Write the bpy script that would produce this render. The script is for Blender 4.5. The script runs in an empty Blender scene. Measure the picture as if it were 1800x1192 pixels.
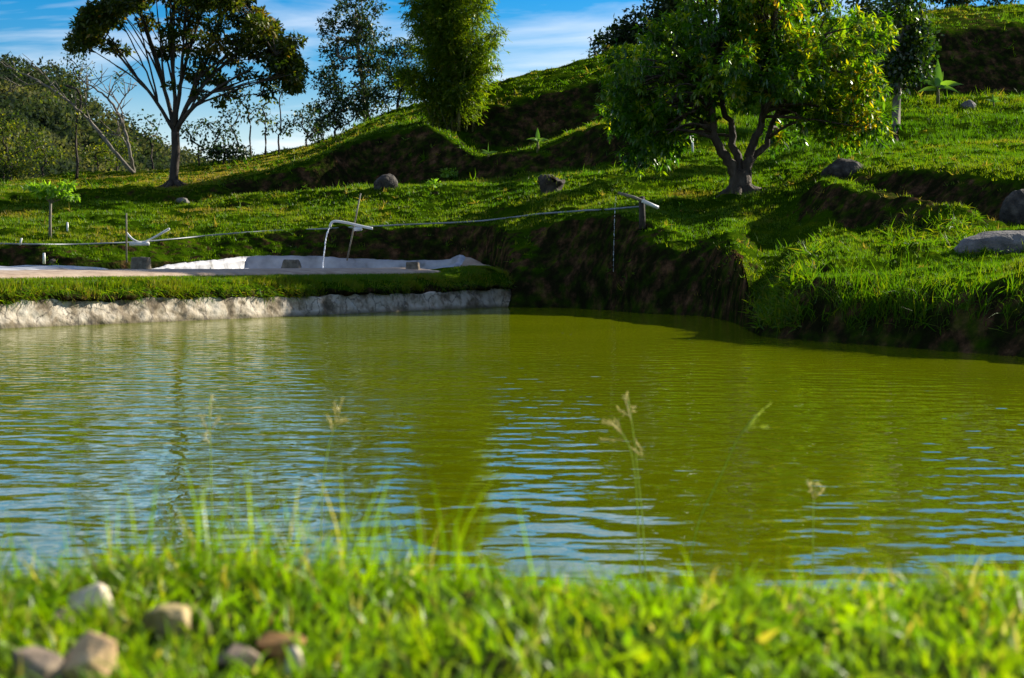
import bpy, math, random
import numpy as np
from mathutils import Vector, Matrix
from mathutils.bvhtree import BVHTree

sc = bpy.context.scene
COL = sc.collection
R = math.radians

# ------------------------------------------------------------------ camera, sky, sun, exposure
EYE = 1.1                       # metres above the pond
FPX = 2669.0                    # focal length in pixels of the 1800 px wide photograph
PITCH = math.atan((596 - 458) / FPX)
cam_d = bpy.data.cameras.new('camera')
cam_d.sensor_width = 36.0
cam_d.lens = 36.0 * FPX / 1800.0
cam_d.clip_start = 0.05
cam_d.clip_end = 6000
cam_d.dof.use_dof = True
cam_d.dof.focus_distance = 24.0
cam_d.dof.aperture_fstop = 4.7
cam = bpy.data.objects.new('camera', cam_d)
cam.location = (0, 0, EYE)
cam.rotation_euler = (math.pi / 2 - PITCH, 0, 0)
COL.objects.link(cam)
sc.camera = cam

SUN_AZ, SUN_EL = R(58), R(25)   # azimuth clockwise from +Y
world = bpy.data.worlds.new('World')
sc.world = world
world.use_nodes = True
wn, wl = world.node_tree.nodes, world.node_tree.links
wn.clear()
w_out = wn.new('ShaderNodeOutputWorld')
w_bg = wn.new('ShaderNodeBackground')
w_bg.inputs['Strength'].default_value = 0.064
sky = wn.new('ShaderNodeTexSky')
sky.sky_type = 'NISHITA'
sky.sun_disc = False
sky.sun_elevation = SUN_EL
sky.sun_rotation = SUN_AZ
sky.air_density = 1.0
sky.dust_density = 0.35
sky.ozone_density = 3.0
hs = wn.new('ShaderNodeHueSaturation')
hs.inputs['Saturation'].default_value = 1.75
hs.inputs['Hue'].default_value = 0.508
wl.new(sky.outputs[0], hs.inputs['Color'])
tc = wn.new('ShaderNodeTexCoord')
sep = wn.new('ShaderNodeSeparateXYZ')
wl.new(tc.outputs['Generated'], sep.inputs[0])
def wmath(op, a, b=None, clamp=False):
    n = wn.new('ShaderNodeMath'); n.operation = op; n.use_clamp = clamp
    for i, x in enumerate((a, b)):
        if x is None: continue
        if isinstance(x, (int, float)): n.inputs[i].default_value = x
        else: wl.new(x, n.inputs[i])
    return n.outputs[0]
zz = wmath('ADD', wmath('MAXIMUM', sep.outputs['Z'], 0.0), 0.22)
cx = wmath('DIVIDE', sep.outputs['X'], zz)
cy = wmath('DIVIDE', sep.outputs['Y'], zz)
cmb = wn.new('ShaderNodeCombineXYZ')
wl.new(cx, cmb.inputs[0]); wl.new(cy, cmb.inputs[1])
mp = wn.new('ShaderNodeMapping')
mp.inputs['Rotation'].default_value = (0, 0, R(62))
mp.inputs['Scale'].default_value = (0.7, 1.8, 1)
mp.inputs['Location'].default_value = (3.1, 0.35, 0)
wl.new(cmb.outputs[0], mp.inputs[0])
nz = wn.new('ShaderNodeTexNoise')
nz.inputs['Scale'].default_value = 2.2
nz.inputs['Detail'].default_value = 7
nz.inputs['Roughness'].default_value = 0.52
nz.inputs['Distortion'].default_value = 0.35
wl.new(mp.outputs[0], nz.inputs['Vector'])
rmp = wn.new('ShaderNodeMapRange')
rmp.inputs['From Min'].default_value = 0.455
rmp.inputs['From Max'].default_value = 0.75
wl.new(nz.outputs[0], rmp.inputs['Value'])
haze_f = wmath('SUBTRACT', 1.0, wmath('MULTIPLY', sep.outputs['Z'], 8.5), True)   # pale band at the horizon
haze_f = wmath('MULTIPLY', wmath('POWER', haze_f, 1.2), 0.92)
cl_f = wmath('MAXIMUM', wmath('MULTIPLY', rmp.outputs[0], 0.85), haze_f)
mixc = wn.new('ShaderNodeMix'); mixc.data_type = 'RGBA'
wl.new(cl_f, mixc.inputs['Factor'])
wl.new(hs.outputs[0], mixc.inputs['A'])
mixc.inputs['B'].default_value = (9.2, 9.2, 9.4, 1)
wl.new(mixc.outputs['Result'], w_bg.inputs['Color'])
wl.new(w_bg.outputs[0], w_out.inputs['Surface'])

sun_d = bpy.data.lights.new('sun', 'SUN')
sun_d.energy = 5.0
sun_d.angle = R(0.5)
sun_d.color = (1.0, 0.93, 0.80)
sun = bpy.data.objects.new('sun', sun_d)
sdir = Vector((math.sin(SUN_AZ) * math.cos(SUN_EL), math.cos(SUN_AZ) * math.cos(SUN_EL), math.sin(SUN_EL)))
sun.rotation_euler = (-sdir).to_track_quat('-Z', 'Y').to_euler()
sun.location = sdir * 60
COL.objects.link(sun)

sc.view_settings.view_transform = 'Standard'
sc.view_settings.look = 'None'
sc.view_settings.exposure = 1.1
sc.view_settings.gamma = 1
sc.view_settings.use_curve_mapping = False
sc.render.engine = 'CYCLES'
sc.cycles.max_bounces = 6
sc.cycles.diffuse_bounces = 3
sc.cycles.glossy_bounces = 3
sc.cycles.transmission_bounces = 4
sc.cycles.use_denoising = True
sc.cycles.sample_clamp_indirect = 4
sc.cycles.caustics_reflective = False
sc.cycles.caustics_refractive = False

# ------------------------------------------------------------------ helpers
rng = np.random.default_rng(7)
random.seed(7)
CP, SP = math.cos(PITCH), math.sin(PITCH)

def ray(u, v):
    """world direction seen at pixel u, v of the photograph (y component 1)"""
    a = (u - 900) / FPX; b = (596 - v) / FPX
    dy = CP + b * SP
    return np.array([a / dy, 1.0, (-SP + b * CP) / dy])

def P(u, v, Y):
    d = ray(u, v)
    return np.array([d[0] * Y, Y, EYE + d[2] * Y])

def Yw(v, z=0.0):
    return (z - EYE) / ray(900, v)[2]

def _hash(ix, iy, iz, seed):
    h = (ix * 374761393 + iy * 668265263 + iz * 2147483647 + seed * 974634721) & 0xffffffff
    h = ((h ^ (h >> 13)) * 1274126177) & 0xffffffff
    h = (h ^ (h >> 16)) & 0xffffffff
    return h / 4294967295.0

def vnoise(p, seed=0):
    p = np.asarray(p, float)
    i = np.floor(p).astype(np.int64); fr = p - i
    w = fr * fr * (3 - 2 * fr)
    out = 0
    for dx in (0, 1):
        for dy in (0, 1):
            for dz in (0, 1):
                wt = (w[..., 0] if dx else 1 - w[..., 0]) * (w[..., 1] if dy else 1 - w[..., 1]) * (w[..., 2] if dz else 1 - w[..., 2])
                out = out + wt * _hash(i[..., 0] + dx, i[..., 1] + dy, i[..., 2] + dz, seed)
    return out * 2 - 1

def fbm(p, scale, octaves=4, seed=0):
    p = np.asarray(p, float) * scale
    a, s, out = 1.0, 0.0, 0
    for k in range(octaves):
        out = out + a * vnoise(p + 17.3 * k, seed + k); s += a; a *= 0.5; p = p * 2.03
    return out / s

def norm(a):
    return a / np.maximum(np.linalg.norm(a, axis=-1, keepdims=True), 1e-9)

def sstep(x, a, b):
    t = np.clip((x - a) / (b - a), 0, 1)
    return t * t * (3 - 2 * t)

def mesh_from(name, V, loops, sizes, mats, tint=None, smooth=False, attrs=None):
    """V (n,3); loops flat index array; sizes per face"""
    V = np.ascontiguousarray(V, np.float32); loops = np.asarray(loops, np.int32); sizes = np.asarray(sizes, np.int32)
    me = bpy.data.meshes.new(name)
    me.vertices.add(len(V)); me.vertices.foreach_set('co', V.ravel())
    me.loops.add(len(loops)); me.loops.foreach_set('vertex_index', loops)
    me.polygons.add(len(sizes))
    st = np.zeros(len(sizes), np.int32); st[1:] = np.cumsum(sizes)[:-1]
    me.polygons.foreach_set('loop_start', st)
    try: me.polygons.foreach_set('loop_total', sizes)
    except Exception: pass
    me.update(calc_edges=True)
    me.validate()
    if smooth: me.polygons.foreach_set('use_smooth', np.ones(len(me.polygons), bool))
    if tint is not None:
        at = me.attributes.new('tint', 'FLOAT', 'FACE'); at.data.foreach_set('value', np.asarray(tint, np.float32))
    for k, val in (attrs or {}).items():
        at = me.attributes.new(k, 'FLOAT', 'POINT'); at.data.foreach_set('value', np.asarray(val, np.float32))
    for m in (mats if isinstance(mats, (list, tuple)) else [mats]): me.materials.append(m)
    return me

def link(name, me, parent=None, label=None, cat=None, group=None, kind=None):
    o = bpy.data.objects.new(name, me); COL.objects.link(o)
    if parent is not None: o.parent = parent
    if label: o['label'] = label
    if cat: o['category'] = cat
    if group: o['group'] = group
    if kind: o['kind'] = kind
    return o

def thing(name, label, cat, loc=(0, 0, 0), group=None):
    o = link(name, None, None, label, cat, group)
    o.location = loc
    o.empty_display_size = 0.3
    return o

def part(name, me, parent, label=None):
    """mesh given in world coordinates, parented to an unrotated empty"""
    o = link(name, me, parent, label)
    o.location = -Vector(parent.location)
    return o

# ------------------------------------------------------------------ materials
def new_mat(name):
    m = bpy.data.materials.new(name); m.use_nodes = True
    m.node_tree.nodes.clear()
    return m, m.node_tree.nodes, m.node_tree.links

def ramp(n, l, fac, stops):
    r = n.new('ShaderNodeValToRGB')
    e = r.color_ramp.elements
    while len(e) < len(stops): e.new(0.5)
    for i, (p, c) in enumerate(stops):
        e[i].position = p; e[i].color = (*c, 1)
    l.new(fac, r.inputs[0])
    return r.outputs[0]

def leaf_mat(name, stops, trans=0.45, gloss=0.08, rough=0.35, tr_tint=(1.15, 1.25, 0.45)):
    m, n, l = new_mat(name)
    out = n.new('ShaderNodeOutputMaterial')
    at = n.new('ShaderNodeAttribute'); at.attribute_name = 'tint'
    c = ramp(n, l, at.outputs['Fac'], stops)
    d = n.new('ShaderNodeBsdfDiffuse'); l.new(c, d.inputs[0])
    mul = n.new('ShaderNodeMix'); mul.data_type = 'RGBA'; mul.blend_type = 'MULTIPLY'
    mul.inputs['Factor'].default_value = 1
    l.new(c, mul.inputs['A']); mul.inputs['B'].default_value = (*[x * 1.6 for x in tr_tint], 1)
    t = n.new('ShaderNodeBsdfTranslucent'); l.new(mul.outputs['Result'], t.inputs[0])
    mx = n.new('ShaderNodeMixShader'); mx.inputs[0].default_value = trans
    l.new(d.outputs[0], mx.inputs[1]); l.new(t.outputs[0], mx.inputs[2])
    g = n.new('ShaderNodeBsdfGlossy'); g.inputs['Roughness'].default_value = rough
    g.inputs['Color'].default_value = (0.9, 0.95, 0.85, 1)
    mg = n.new('ShaderNodeMixShader'); mg.inputs[0].default_value = gloss
    l.new(mx.outputs[0], mg.inputs[1]); l.new(g.outputs[0], mg.inputs[2])
    l.new(mg.outputs[0], out.inputs[0])
    return m

def rough_mat(name, stops, scale=6.0, detail=8, rough=0.85, bump=0.3, bscale=None, bdist=0.02, spec=0.25, stretch=(1, 1, 1)):
    m, n, l = new_mat(name)
    out = n.new('ShaderNodeOutputMaterial')
    b = n.new('ShaderNodeBsdfPrincipled')
    tcn = n.new('ShaderNodeTexCoord')
    mpn = n.new('ShaderNodeMapping'); mpn.inputs['Scale'].default_value = stretch
    l.new(tcn.outputs['Object'], mpn.inputs[0])
    a = n.new('ShaderNodeTexNoise'); a.inputs['Scale'].default_value = scale; a.inputs['Detail'].default_value = detail
    a.inputs['Roughness'].default_value = 0.62
    l.new(mpn.outputs[0], a.inputs['Vector'])
    l.new(ramp(n, l, a.outputs[0], stops), b.inputs['Base Color'])
    b.inputs['Roughness'].default_value = rough
    b.inputs['Specular IOR Level'].default_value = spec
    bb = n.new('ShaderNodeTexNoise'); bb.inputs['Scale'].default_value = bscale or scale * 4; bb.inputs['Detail'].default_value = 6
    l.new(mpn.outputs[0], bb.inputs['Vector'])
    bu = n.new('ShaderNodeBump'); bu.inputs['Strength'].default_value = bump; bu.inputs['Distance'].default_value = bdist
    l.new(bb.outputs[0], bu.inputs['Height']); l.new(bu.outputs[0], b.inputs['Normal'])
    l.new(b.outputs[0], out.inputs[0])
    return m

GREEN_FIELD = [(0.0, (0.030, 0.085, 0.001)), (0.45, (0.066, 0.128, 0.0015)), (0.8, (0.130, 0.150, 0.003)), (1.0, (0.20, 0.14, 0.03))]
M = {}
M['grass'] = leaf_mat('grass_blades', GREEN_FIELD, 0.5, 0.015, 0.45)
M['neargrass'] = leaf_mat('near_grass_blades', [(0.0, (0.06, 0.14, 0.001)), (0.45, (0.15, 0.25, 0.0015)), (0.85, (0.27, 0.30, 0.003)), (0.95, (0.34, 0.25, 0.05)), (1.0, (0.46, 0.40, 0.22))], 0.48, 0.025, 0.4)
M['mango'] = leaf_mat('mango_leaves', [(0.0, (0.018, 0.065, 0.002)), (0.45, (0.065, 0.155, 0.003)), (0.8, (0.20, 0.27, 0.004)), (0.92, (0.36, 0.29, 0.006)), (0.97, (0.50, 0.31, 0.012)), (1.0, (0.46, 0.20, 0.02))], 0.55, 0.045, 0.34)
M['dark'] = leaf_mat('dark_leaves', [(0.0, (0.010, 0.022, 0.006)), (0.6, (0.024, 0.048, 0.010)), (0.9, (0.060, 0.075, 0.012)), (1.0, (0.13, 0.09, 0.02))], 0.35, 0.03, 0.4)
M['vine'] = leaf_mat('vine_leaves', [(0.0, (0.008, 0.026, 0.002)), (0.55, (0.026, 0.060, 0.003)), (0.85, (0.085, 0.12, 0.004)), (1.0, (0.20, 0.20, 0.008))], 0.45, 0.06, 0.32)
M['umbrella'] = leaf_mat('umbrella_leaves', [(0.0, (0.016, 0.034, 0.003)), (0.5, (0.050, 0.070, 0.005)), (0.8, (0.14, 0.125, 0.008)), (1.0, (0.24, 0.13, 0.015))], 0.42, 0.025, 0.4)
M['bamboo'] = leaf_mat('bamboo_leaves', [(0.0, (0.035, 0.080, 0.002)), (0.6, (0.105, 0.155, 0.003)), (1.0, (0.24, 0.24, 0.008))], 0.52, 0.015, 0.35)
M['thicket'] = leaf_mat('thicket_leaves', [(0.0, (0.022, 0.044, 0.005)), (0.5, (0.075, 0.10, 0.006)), (1.0, (0.26, 0.22, 0.015))], 0.45, 0.02, 0.5)
M['forest'] = leaf_mat('forest_leaves', [(0.0, (0.018, 0.028, 0.018)), (0.5, (0.042, 0.058, 0.030)), (1.0, (0.14, 0.13, 0.05))], 0.3, 0.0, 0.5)
M['banana'] = leaf_mat('banana_leaves', [(0.0, (0.05, 0.14, 0.012)), (1.0, (0.20, 0.32, 0.02))], 0.55, 0.03, 0.4)
M['bark'] = rough_mat('brown_bark', [(0.3, (0.022, 0.017, 0.012)), (0.6, (0.065, 0.050, 0.036)), (0.8, (0.14, 0.12, 0.09))], 5, stretch=(1, 1, 0.35), bump=0.6)
M['mangobark'] = rough_mat('mango_bark', [(0.3, (0.025, 0.018, 0.012)), (0.55, (0.070, 0.052, 0.036)), (0.75, (0.15, 0.115, 0.085))], 6, stretch=(1, 1, 0.4), bump=0.8, bdist=0.04)
M['palebark'] = rough_mat('pale_bark', [(0.3, (0.09, 0.075, 0.055)), (0.6, (0.22, 0.19, 0.15)), (0.8, (0.36, 0.33, 0.28))], 4, stretch=(1, 1, 0.5), bump=0.4)
M['culm'] = rough_mat('bamboo_culm', [(0.3, (0.06, 0.07, 0.015)), (0.7, (0.18, 0.15, 0.05))], 3)
M['rock'] = rough_mat('dark_boulder', [(0.35, (0.020, 0.016, 0.012)), (0.55, (0.055, 0.046, 0.036)), (0.7, (0.12, 0.10, 0.075))], 6, bump=0.6, bdist=0.05)
M['greyrock'] = rough_mat('grey_boulder', [(0.3, (0.06, 0.055, 0.05)), (0.5, (0.14, 0.125, 0.11)), (0.65, (0.21, 0.19, 0.17)), (0.8, (0.30, 0.27, 0.24))], 3.5, bump=0.8, bdist=0.06)
M['block'] = rough_mat('stone_block', [(0.3, (0.075, 0.058, 0.04)), (0.55, (0.17, 0.14, 0.10)), (0.8, (0.28, 0.24, 0.18))], 9, bump=0.6, bdist=0.02)
M['palestone'] = rough_mat('pale_stone', [(0.3, (0.48, 0.37, 0.24)), (0.5, (0.74, 0.61, 0.43)), (0.8, (0.82, 0.73, 0.58))], 22, bump=0.6, bdist=0.006)
M['tanstone'] = rough_mat('tan_stone', [(0.3, (0.38, 0.23, 0.10)), (0.6, (0.64, 0.43, 0.21)), (0.8, (0.72, 0.54, 0.33))], 18, bump=0.6, bdist=0.006)
M['greystone'] = rough_mat('grey_stone', [(0.3, (0.13, 0.095, 0.065)), (0.6, (0.32, 0.24, 0.16)), (0.8, (0.46, 0.36, 0.25))], 20, bump=0.6, bdist=0.006)
M['mossstone'] = rough_mat('mossy_stone', [(0.3, (0.20, 0.20, 0.03)), (0.5, (0.40, 0.30, 0.12)), (0.8, (0.60, 0.46, 0.27))], 25, bump=0.6, bdist=0.006)
M['orangestone'] = rough_mat('orange_stone', [(0.3, (0.24, 0.12, 0.04)), (0.6, (0.42, 0.22, 0.07)), (0.8, (0.5, 0.32, 0.16))], 22, bump=0.6, bdist=0.006)
M['ledge'] = rough_mat('sandy_concrete', [(0.3, (0.26, 0.18, 0.12)), (0.55, (0.40, 0.30, 0.21)), (0.8, (0.52, 0.43, 0.32))], 3.0, bump=0.3)
M['pvc'] = rough_mat('white_pvc', [(0.3, (0.55, 0.53, 0.47)), (0.7, (0.74, 0.73, 0.70))], 4, rough=0.4, bump=0.05, spec=0.5)
M['greypvc'] = rough_mat('grey_pvc', [(0.3, (0.13, 0.145, 0.16)), (0.7, (0.25, 0.27, 0.29))], 2, rough=0.45, bump=0.05, spec=0.5)
M['pole'] = rough_mat('weathered_stick', [(0.3, (0.12, 0.10, 0.07)), (0.7, (0.28, 0.25, 0.19))], 6, bump=0.3)
M['wood'] = rough_mat('dark_post', [(0.3, (0.020, 0.016, 0.012)), (0.7, (0.075, 0.06, 0.045))], 8, bump=0.5)
M['straw'] = leaf_mat('straw_seed', [(0.0, (0.38, 0.32, 0.12)), (1.0, (0.58, 0.50, 0.25))], 0.4, 0.04, 0.5, (1, 1, 0.8))
M['stalk'] = leaf_mat('green_stalk', [(0.0, (0.16, 0.28, 0.02)), (1.0, (0.46, 0.46, 0.12))], 0.4, 0.05, 0.4)

def liner_mat():
    m, n, l = new_mat('white_liner')
    out = n.new('ShaderNodeOutputMaterial')
    b = n.new('ShaderNodeBsdfPrincipled')
    tcn = n.new('ShaderNodeTexCoord')
    a = n.new('ShaderNodeTexNoise'); a.inputs['Scale'].default_value = 2.5; a.inputs['Detail'].default_value = 8
    l.new(tcn.outputs['Object'], a.inputs['Vector'])
    l.new(ramp(n, l, a.outputs[0], [(0.32, (0.12, 0.115, 0.105)), (0.42, (0.27, 0.27, 0.28)), (0.55, (0.36, 0.36, 0.375)), (0.7, (0.46, 0.46, 0.475))]), b.inputs['Base Color'])
    b.inputs['Roughness'].default_value = 0.45
    t = n.new('ShaderNodeBsdfTranslucent'); t.inputs[0].default_value = (0.7, 0.7, 0.68, 1)
    mx = n.new('ShaderNodeMixShader'); mx.inputs[0].default_value = 0.04
    l.new(b.outputs[0], mx.inputs[1]); l.new(t.outputs[0], mx.inputs[2])
    l.new(mx.outputs[0], out.inputs[0])
    return m
M['liner'] = liner_mat()

def wall_mat():
    m, n, l = new_mat('rough_plaster_wall')
    out = n.new('ShaderNodeOutputMaterial')
    b = n.new('ShaderNodeBsdfPrincipled'); b.inputs['Roughness'].default_value = 0.9
    b.inputs['Specular IOR Level'].default_value = 0.2
    tcn = n.new('ShaderNodeTexCoord')
    a = n.new('ShaderNodeTexNoise'); a.inputs['Scale'].default_value = 2.2; a.inputs['Detail'].default_value = 9; a.inputs['Roughness'].default_value = 0.65
    l.new(tcn.outputs['Object'], a.inputs['Vector'])
    c1 = ramp(n, l, a.outputs[0], [(0.36, (0.10, 0.075, 0.045)), (0.45, (0.23, 0.185, 0.125)), (0.52, (0.43, 0.365, 0.275)), (0.64, (0.54, 0.48, 0.385)), (0.8, (0.60, 0.55, 0.46))])
    # algae and damp near the water
    sp = n.new('ShaderNodeSeparateXYZ'); l.new(tcn.outputs['Object'], sp.inputs[0])
    mr = n.new('ShaderNodeMapRange'); mr.inputs['From Min'].default_value = 0.10; mr.inputs['From Max'].default_value = 0.0
    l.new(sp.outputs['Z'], mr.inputs['Value'])
    mu = n.new('ShaderNodeMath'); mu.operation = 'MULTIPLY'; l.new(mr.outputs[0], mu.inputs[0]); l.new(a.outputs[0], mu.inputs[1])
    mu2 = n.new('ShaderNodeMath'); mu2.operation = 'MULTIPLY'; mu2.use_clamp = True; l.new(mu.outputs[0], mu2.inputs[0]); mu2.inputs[1].default_value = 1.6
    mx = n.new('ShaderNodeMix'); mx.data_type = 'RGBA'; l.new(mu2.outputs[0], mx.inputs['Factor']); l.new(c1, mx.inputs['A'])
    mx.inputs['B'].default_value = (0.12, 0.10, 0.05, 1)
    # hairline cracks
    vo = n.new('ShaderNodeTexVoronoi'); vo.feature = 'DISTANCE_TO_EDGE'; vo.inputs['Scale'].default_value = 1.6
    wp = n.new('ShaderNodeVectorMath'); wp.operation = 'MULTIPLY_ADD'; l.new(a.outputs['Color'], wp.inputs[0]); wp.inputs[1].default_value = (0.5, 0.5, 0.5)
    l.new(tcn.outputs['Object'], wp.inputs[2]); l.new(wp.outputs[0], vo.inputs['Vector'])
    cr = n.new('ShaderNodeMapRange'); cr.inputs['From Min'].default_value = 0.0; cr.inputs['From Max'].default_value = 0.025
    l.new(vo.outputs['Distance'], cr.inputs['Value'])
    mc = n.new('ShaderNodeMix'); mc.data_type = 'RGBA'; l.new(cr.outputs[0], mc.inputs['Factor'])
    mc.inputs['A'].default_value = (0.11, 0.09, 0.07, 1); l.new(mx.outputs['Result'], mc.inputs['B'])
    l.new(mc.outputs['Result'], b.inputs['Base Color'])
    bb = n.new('ShaderNodeTexNoise'); bb.inputs['Scale'].default_value = 14; bb.inputs['Detail'].default_value = 8
    l.new(tcn.outputs['Object'], bb.inputs['Vector'])
    bu = n.new('ShaderNodeBump'); bu.inputs['Strength'].default_value = 0.6; bu.inputs['Distance'].default_value = 0.03
    l.new(bb.outputs[0], bu.inputs['Height']); l.new(bu.outputs[0], b.inputs['Normal'])
    l.new(b.outputs[0], out.inputs[0])
    return m
M['wall'] = wall_mat()

def ground_mat(name, grass_stops, soil_stops, scale=1.3):
    m, n, l = new_mat(name)
    out = n.new('ShaderNodeOutputMaterial')
    b = n.new('ShaderNodeBsdfPrincipled'); b.inputs['Roughness'].default_value = 0.95
    b.inputs['Specular IOR Level'].default_value = 0.0
    tcn = n.new('ShaderNodeTexCoord')
    a = n.new('ShaderNodeTexNoise'); a.inputs['Scale'].default_value = scale * 1.6; a.inputs['Detail'].default_value = 12; a.inputs['Roughness'].default_value = 0.72
    l.new(tcn.outputs['Object'], a.inputs['Vector'])
    g = ramp(n, l, a.outputs[0], grass_stops)
    s = ramp(n, l, a.outputs[0], soil_stops)
    at = n.new('ShaderNodeAttribute'); at.attribute_name = 'soil'
    n2 = n.new('ShaderNodeTexNoise'); n2.inputs['Scale'].default_value = scale * 3; n2.inputs['Detail'].default_value = 6
    l.new(tcn.outputs['Object'], n2.inputs['Vector'])
    ad = n.new('ShaderNodeMath'); ad.operation = 'ADD'; l.new(at.outputs['Fac'], ad.inputs[0]); l.new(n2.outputs[0], ad.inputs[1])
    mr = n.new('ShaderNodeMapRange'); mr.inputs['From Min'].default_value = 0.82; mr.inputs['From Max'].default_value = 1.2
    l.new(ad.outputs[0], mr.inputs['Value'])
    mx = n.new('ShaderNodeMix'); mx.data_type = 'RGBA'; l.new(mr.outputs[0], mx.inputs['Factor']); l.new(g, mx.inputs['A']); l.new(s, mx.inputs['B'])
    l.new(mx.outputs['Result'], b.inputs['Base Color'])
    bb = n.new('ShaderNodeTexNoise'); bb.inputs['Scale'].default_value = scale * 8; bb.inputs['Detail'].default_value = 8
    l.new(tcn.outputs['Object'], bb.inputs['Vector'])
    bu = n.new('ShaderNodeBump'); bu.inputs['Strength'].default_value = 0.7; bu.inputs['Distance'].default_value = 0.08
    l.new(bb.outputs[0], bu.inputs['Height']); l.new(bu.outputs[0], b.inputs['Normal'])
    l.new(b.outputs[0], out.inputs[0])
    return m
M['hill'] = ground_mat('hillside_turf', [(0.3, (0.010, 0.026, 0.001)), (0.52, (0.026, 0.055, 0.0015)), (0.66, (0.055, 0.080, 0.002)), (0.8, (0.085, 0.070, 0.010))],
                       [(0.3, (0.006, 0.008, 0.002)), (0.48, (0.014, 0.013, 0.005)), (0.56, (0.045, 0.025, 0.012)), (0.67, (0.12, 0.062, 0.030)), (0.82, (0.24, 0.15, 0.085))])  # soil colour; the near-black low stops paint in shade on steep slopes
M['near'] = ground_mat('near_turf', [(0.3, (0.020, 0.045, 0.006)), (0.6, (0.05, 0.08, 0.01)), (0.8, (0.11, 0.09, 0.03))],
                       [(0.3, (0.05, 0.032, 0.018)), (0.6, (0.11, 0.07, 0.04)), (0.8, (0.2, 0.14, 0.08))], 6)
M['far'] = ground_mat('far_hill_ground', [(0.3, (0.020, 0.032, 0.014)), (0.6, (0.040, 0.055, 0.022)), (0.8, (0.075, 0.07, 0.03))],
                      [(0.3, (0.06, 0.04, 0.02)), (0.7, (0.1, 0.07, 0.04))], 0.05)

def water_mat():
    m, n, l = new_mat('green_pond_water')
    out = n.new('ShaderNodeOutputMaterial')
    tcn = n.new('ShaderNodeTexCoord')
    def noise(scale, sx, sy, detail, rot=0, dist=0.0):
        mpn = n.new('ShaderNodeMapping'); mpn.inputs['Scale'].default_value = (sx, sy, 1); mpn.inputs['Rotation'].default_value = (0, 0, R(rot))
        l.new(tcn.outputs['Object'], mpn.inputs[0])
        a = n.new('ShaderNodeTexNoise'); a.inputs['Scale'].default_value = scale; a.inputs['Detail'].default_value = detail
        a.inputs['Roughness'].default_value = 0.45; a.inputs['Distortion'].default_value = dist
        l.new(mpn.outputs[0], a.inputs['Vector'])
        return a.outputs[0]
    ch = noise(0.35, 1, 1, 4)
    c = ramp(n, l, ch, [(0.3, (0.112, 0.142, 0.0003)), (0.7, (0.140, 0.166, 0.0005))])
    d = n.new('ShaderNodeBsdfDiffuse'); l.new(c, d.inputs[0])
    # ripples: broad slow waves, wind ripples, and calm/ruffled patches between them
    h1 = noise(4.2, 0.80, 1.15, 0.6, 5)
    h2 = noise(10.0, 0.75, 1.15, 0.6, -7)
    h3 = noise(24, 0.8, 1.1, 0.5, 12)
    ruff = noise(0.22, 1, 0.7, 2)
    rr = n.new('ShaderNodeMapRange'); rr.inputs['From Min'].default_value = 0.4; rr.inputs['From Max'].default_value = 0.62
    rr.inputs['To Min'].default_value = 0.0; rr.inputs['To Max'].default_value = 2.0
    l.new(ruff, rr.inputs['Value'])
    def mathn(op, a, b):
        k = n.new('ShaderNodeMath'); k.operation = op
        for i, x in enumerate((a, b)):
            if isinstance(x, (int, float)): k.inputs[i].default_value = x
            else: l.new(x, k.inputs[i])
        return k.outputs[0]
    ruf_sum = rr.outputs[0]
    # wind-ruffled patches, and the rings spread by the drip below the slanting pipe
    for (px_, py_, rad_, amp_) in [(1.2, 22.5, 3.0, 3.0), (-2.4, 11.5, 2.6, 2.2), (4.6, 17.5, 2.5, 1.5)]:
        dn_ = n.new('ShaderNodeVectorMath'); dn_.operation = 'DISTANCE'; l.new(tcn.outputs['Object'], dn_.inputs[0]); dn_.inputs[1].default_value = (px_, py_, 0)
        m_ = n.new('ShaderNodeMapRange'); m_.interpolation_type = 'SMOOTHSTEP'; m_.inputs['From Min'].default_value = rad_; m_.inputs['From Max'].default_value = 0
        m_.inputs['To Min'].default_value = 0; m_.inputs['To Max'].default_value = amp_; l.new(dn_.outputs['Value'], m_.inputs['Value'])
        ruf_sum = mathn('ADD', ruf_sum, m_.outputs[0])
    hsum = mathn('ADD', mathn('MULTIPLY', h1, 0.0125),
                 mathn('ADD', mathn('MULTIPLY', h2, 0.0022), mathn('MULTIPLY', mathn('MULTIPLY', h3, ruf_sum), 0.0006)))
    bu = n.new('ShaderNodeBump'); bu.inputs['Strength'].default_value = 1.0; bu.inputs['Distance'].default_value = 1.0
    l.new(hsum, bu.inputs['Height'])
    g = n.new('ShaderNodeBsdfGlossy'); g.inputs['Roughness'].default_value = 0.01; g.inputs['Color'].default_value = (1, 1, 1, 1)
    l.new(bu.outputs[0], g.inputs['Normal'])
    fr = n.new('ShaderNodeFresnel'); fr.inputs['IOR'].default_value = 1.33; l.new(bu.outputs[0], fr.inputs['Normal'])
    fm = mathn('MINIMUM', mathn('MULTIPLY', fr.outputs[0], 1.5), 0.62)
    mx = n.new('ShaderNodeMixShader'); l.new(fm, mx.inputs[0]); l.new(d.outputs[0], mx.inputs[1]); l.new(g.outputs[0], mx.inputs[2])
    l.new(mx.outputs[0], out.inputs[0])
    return m
M['water'] = water_mat()
M['drop'] = rough_mat('water_drops', [(0.3, (0.75, 0.78, 0.8)), (0.7, (0.9, 0.92, 0.95))], 5, rough=0.08, bump=0.0, spec=0.8)

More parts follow.
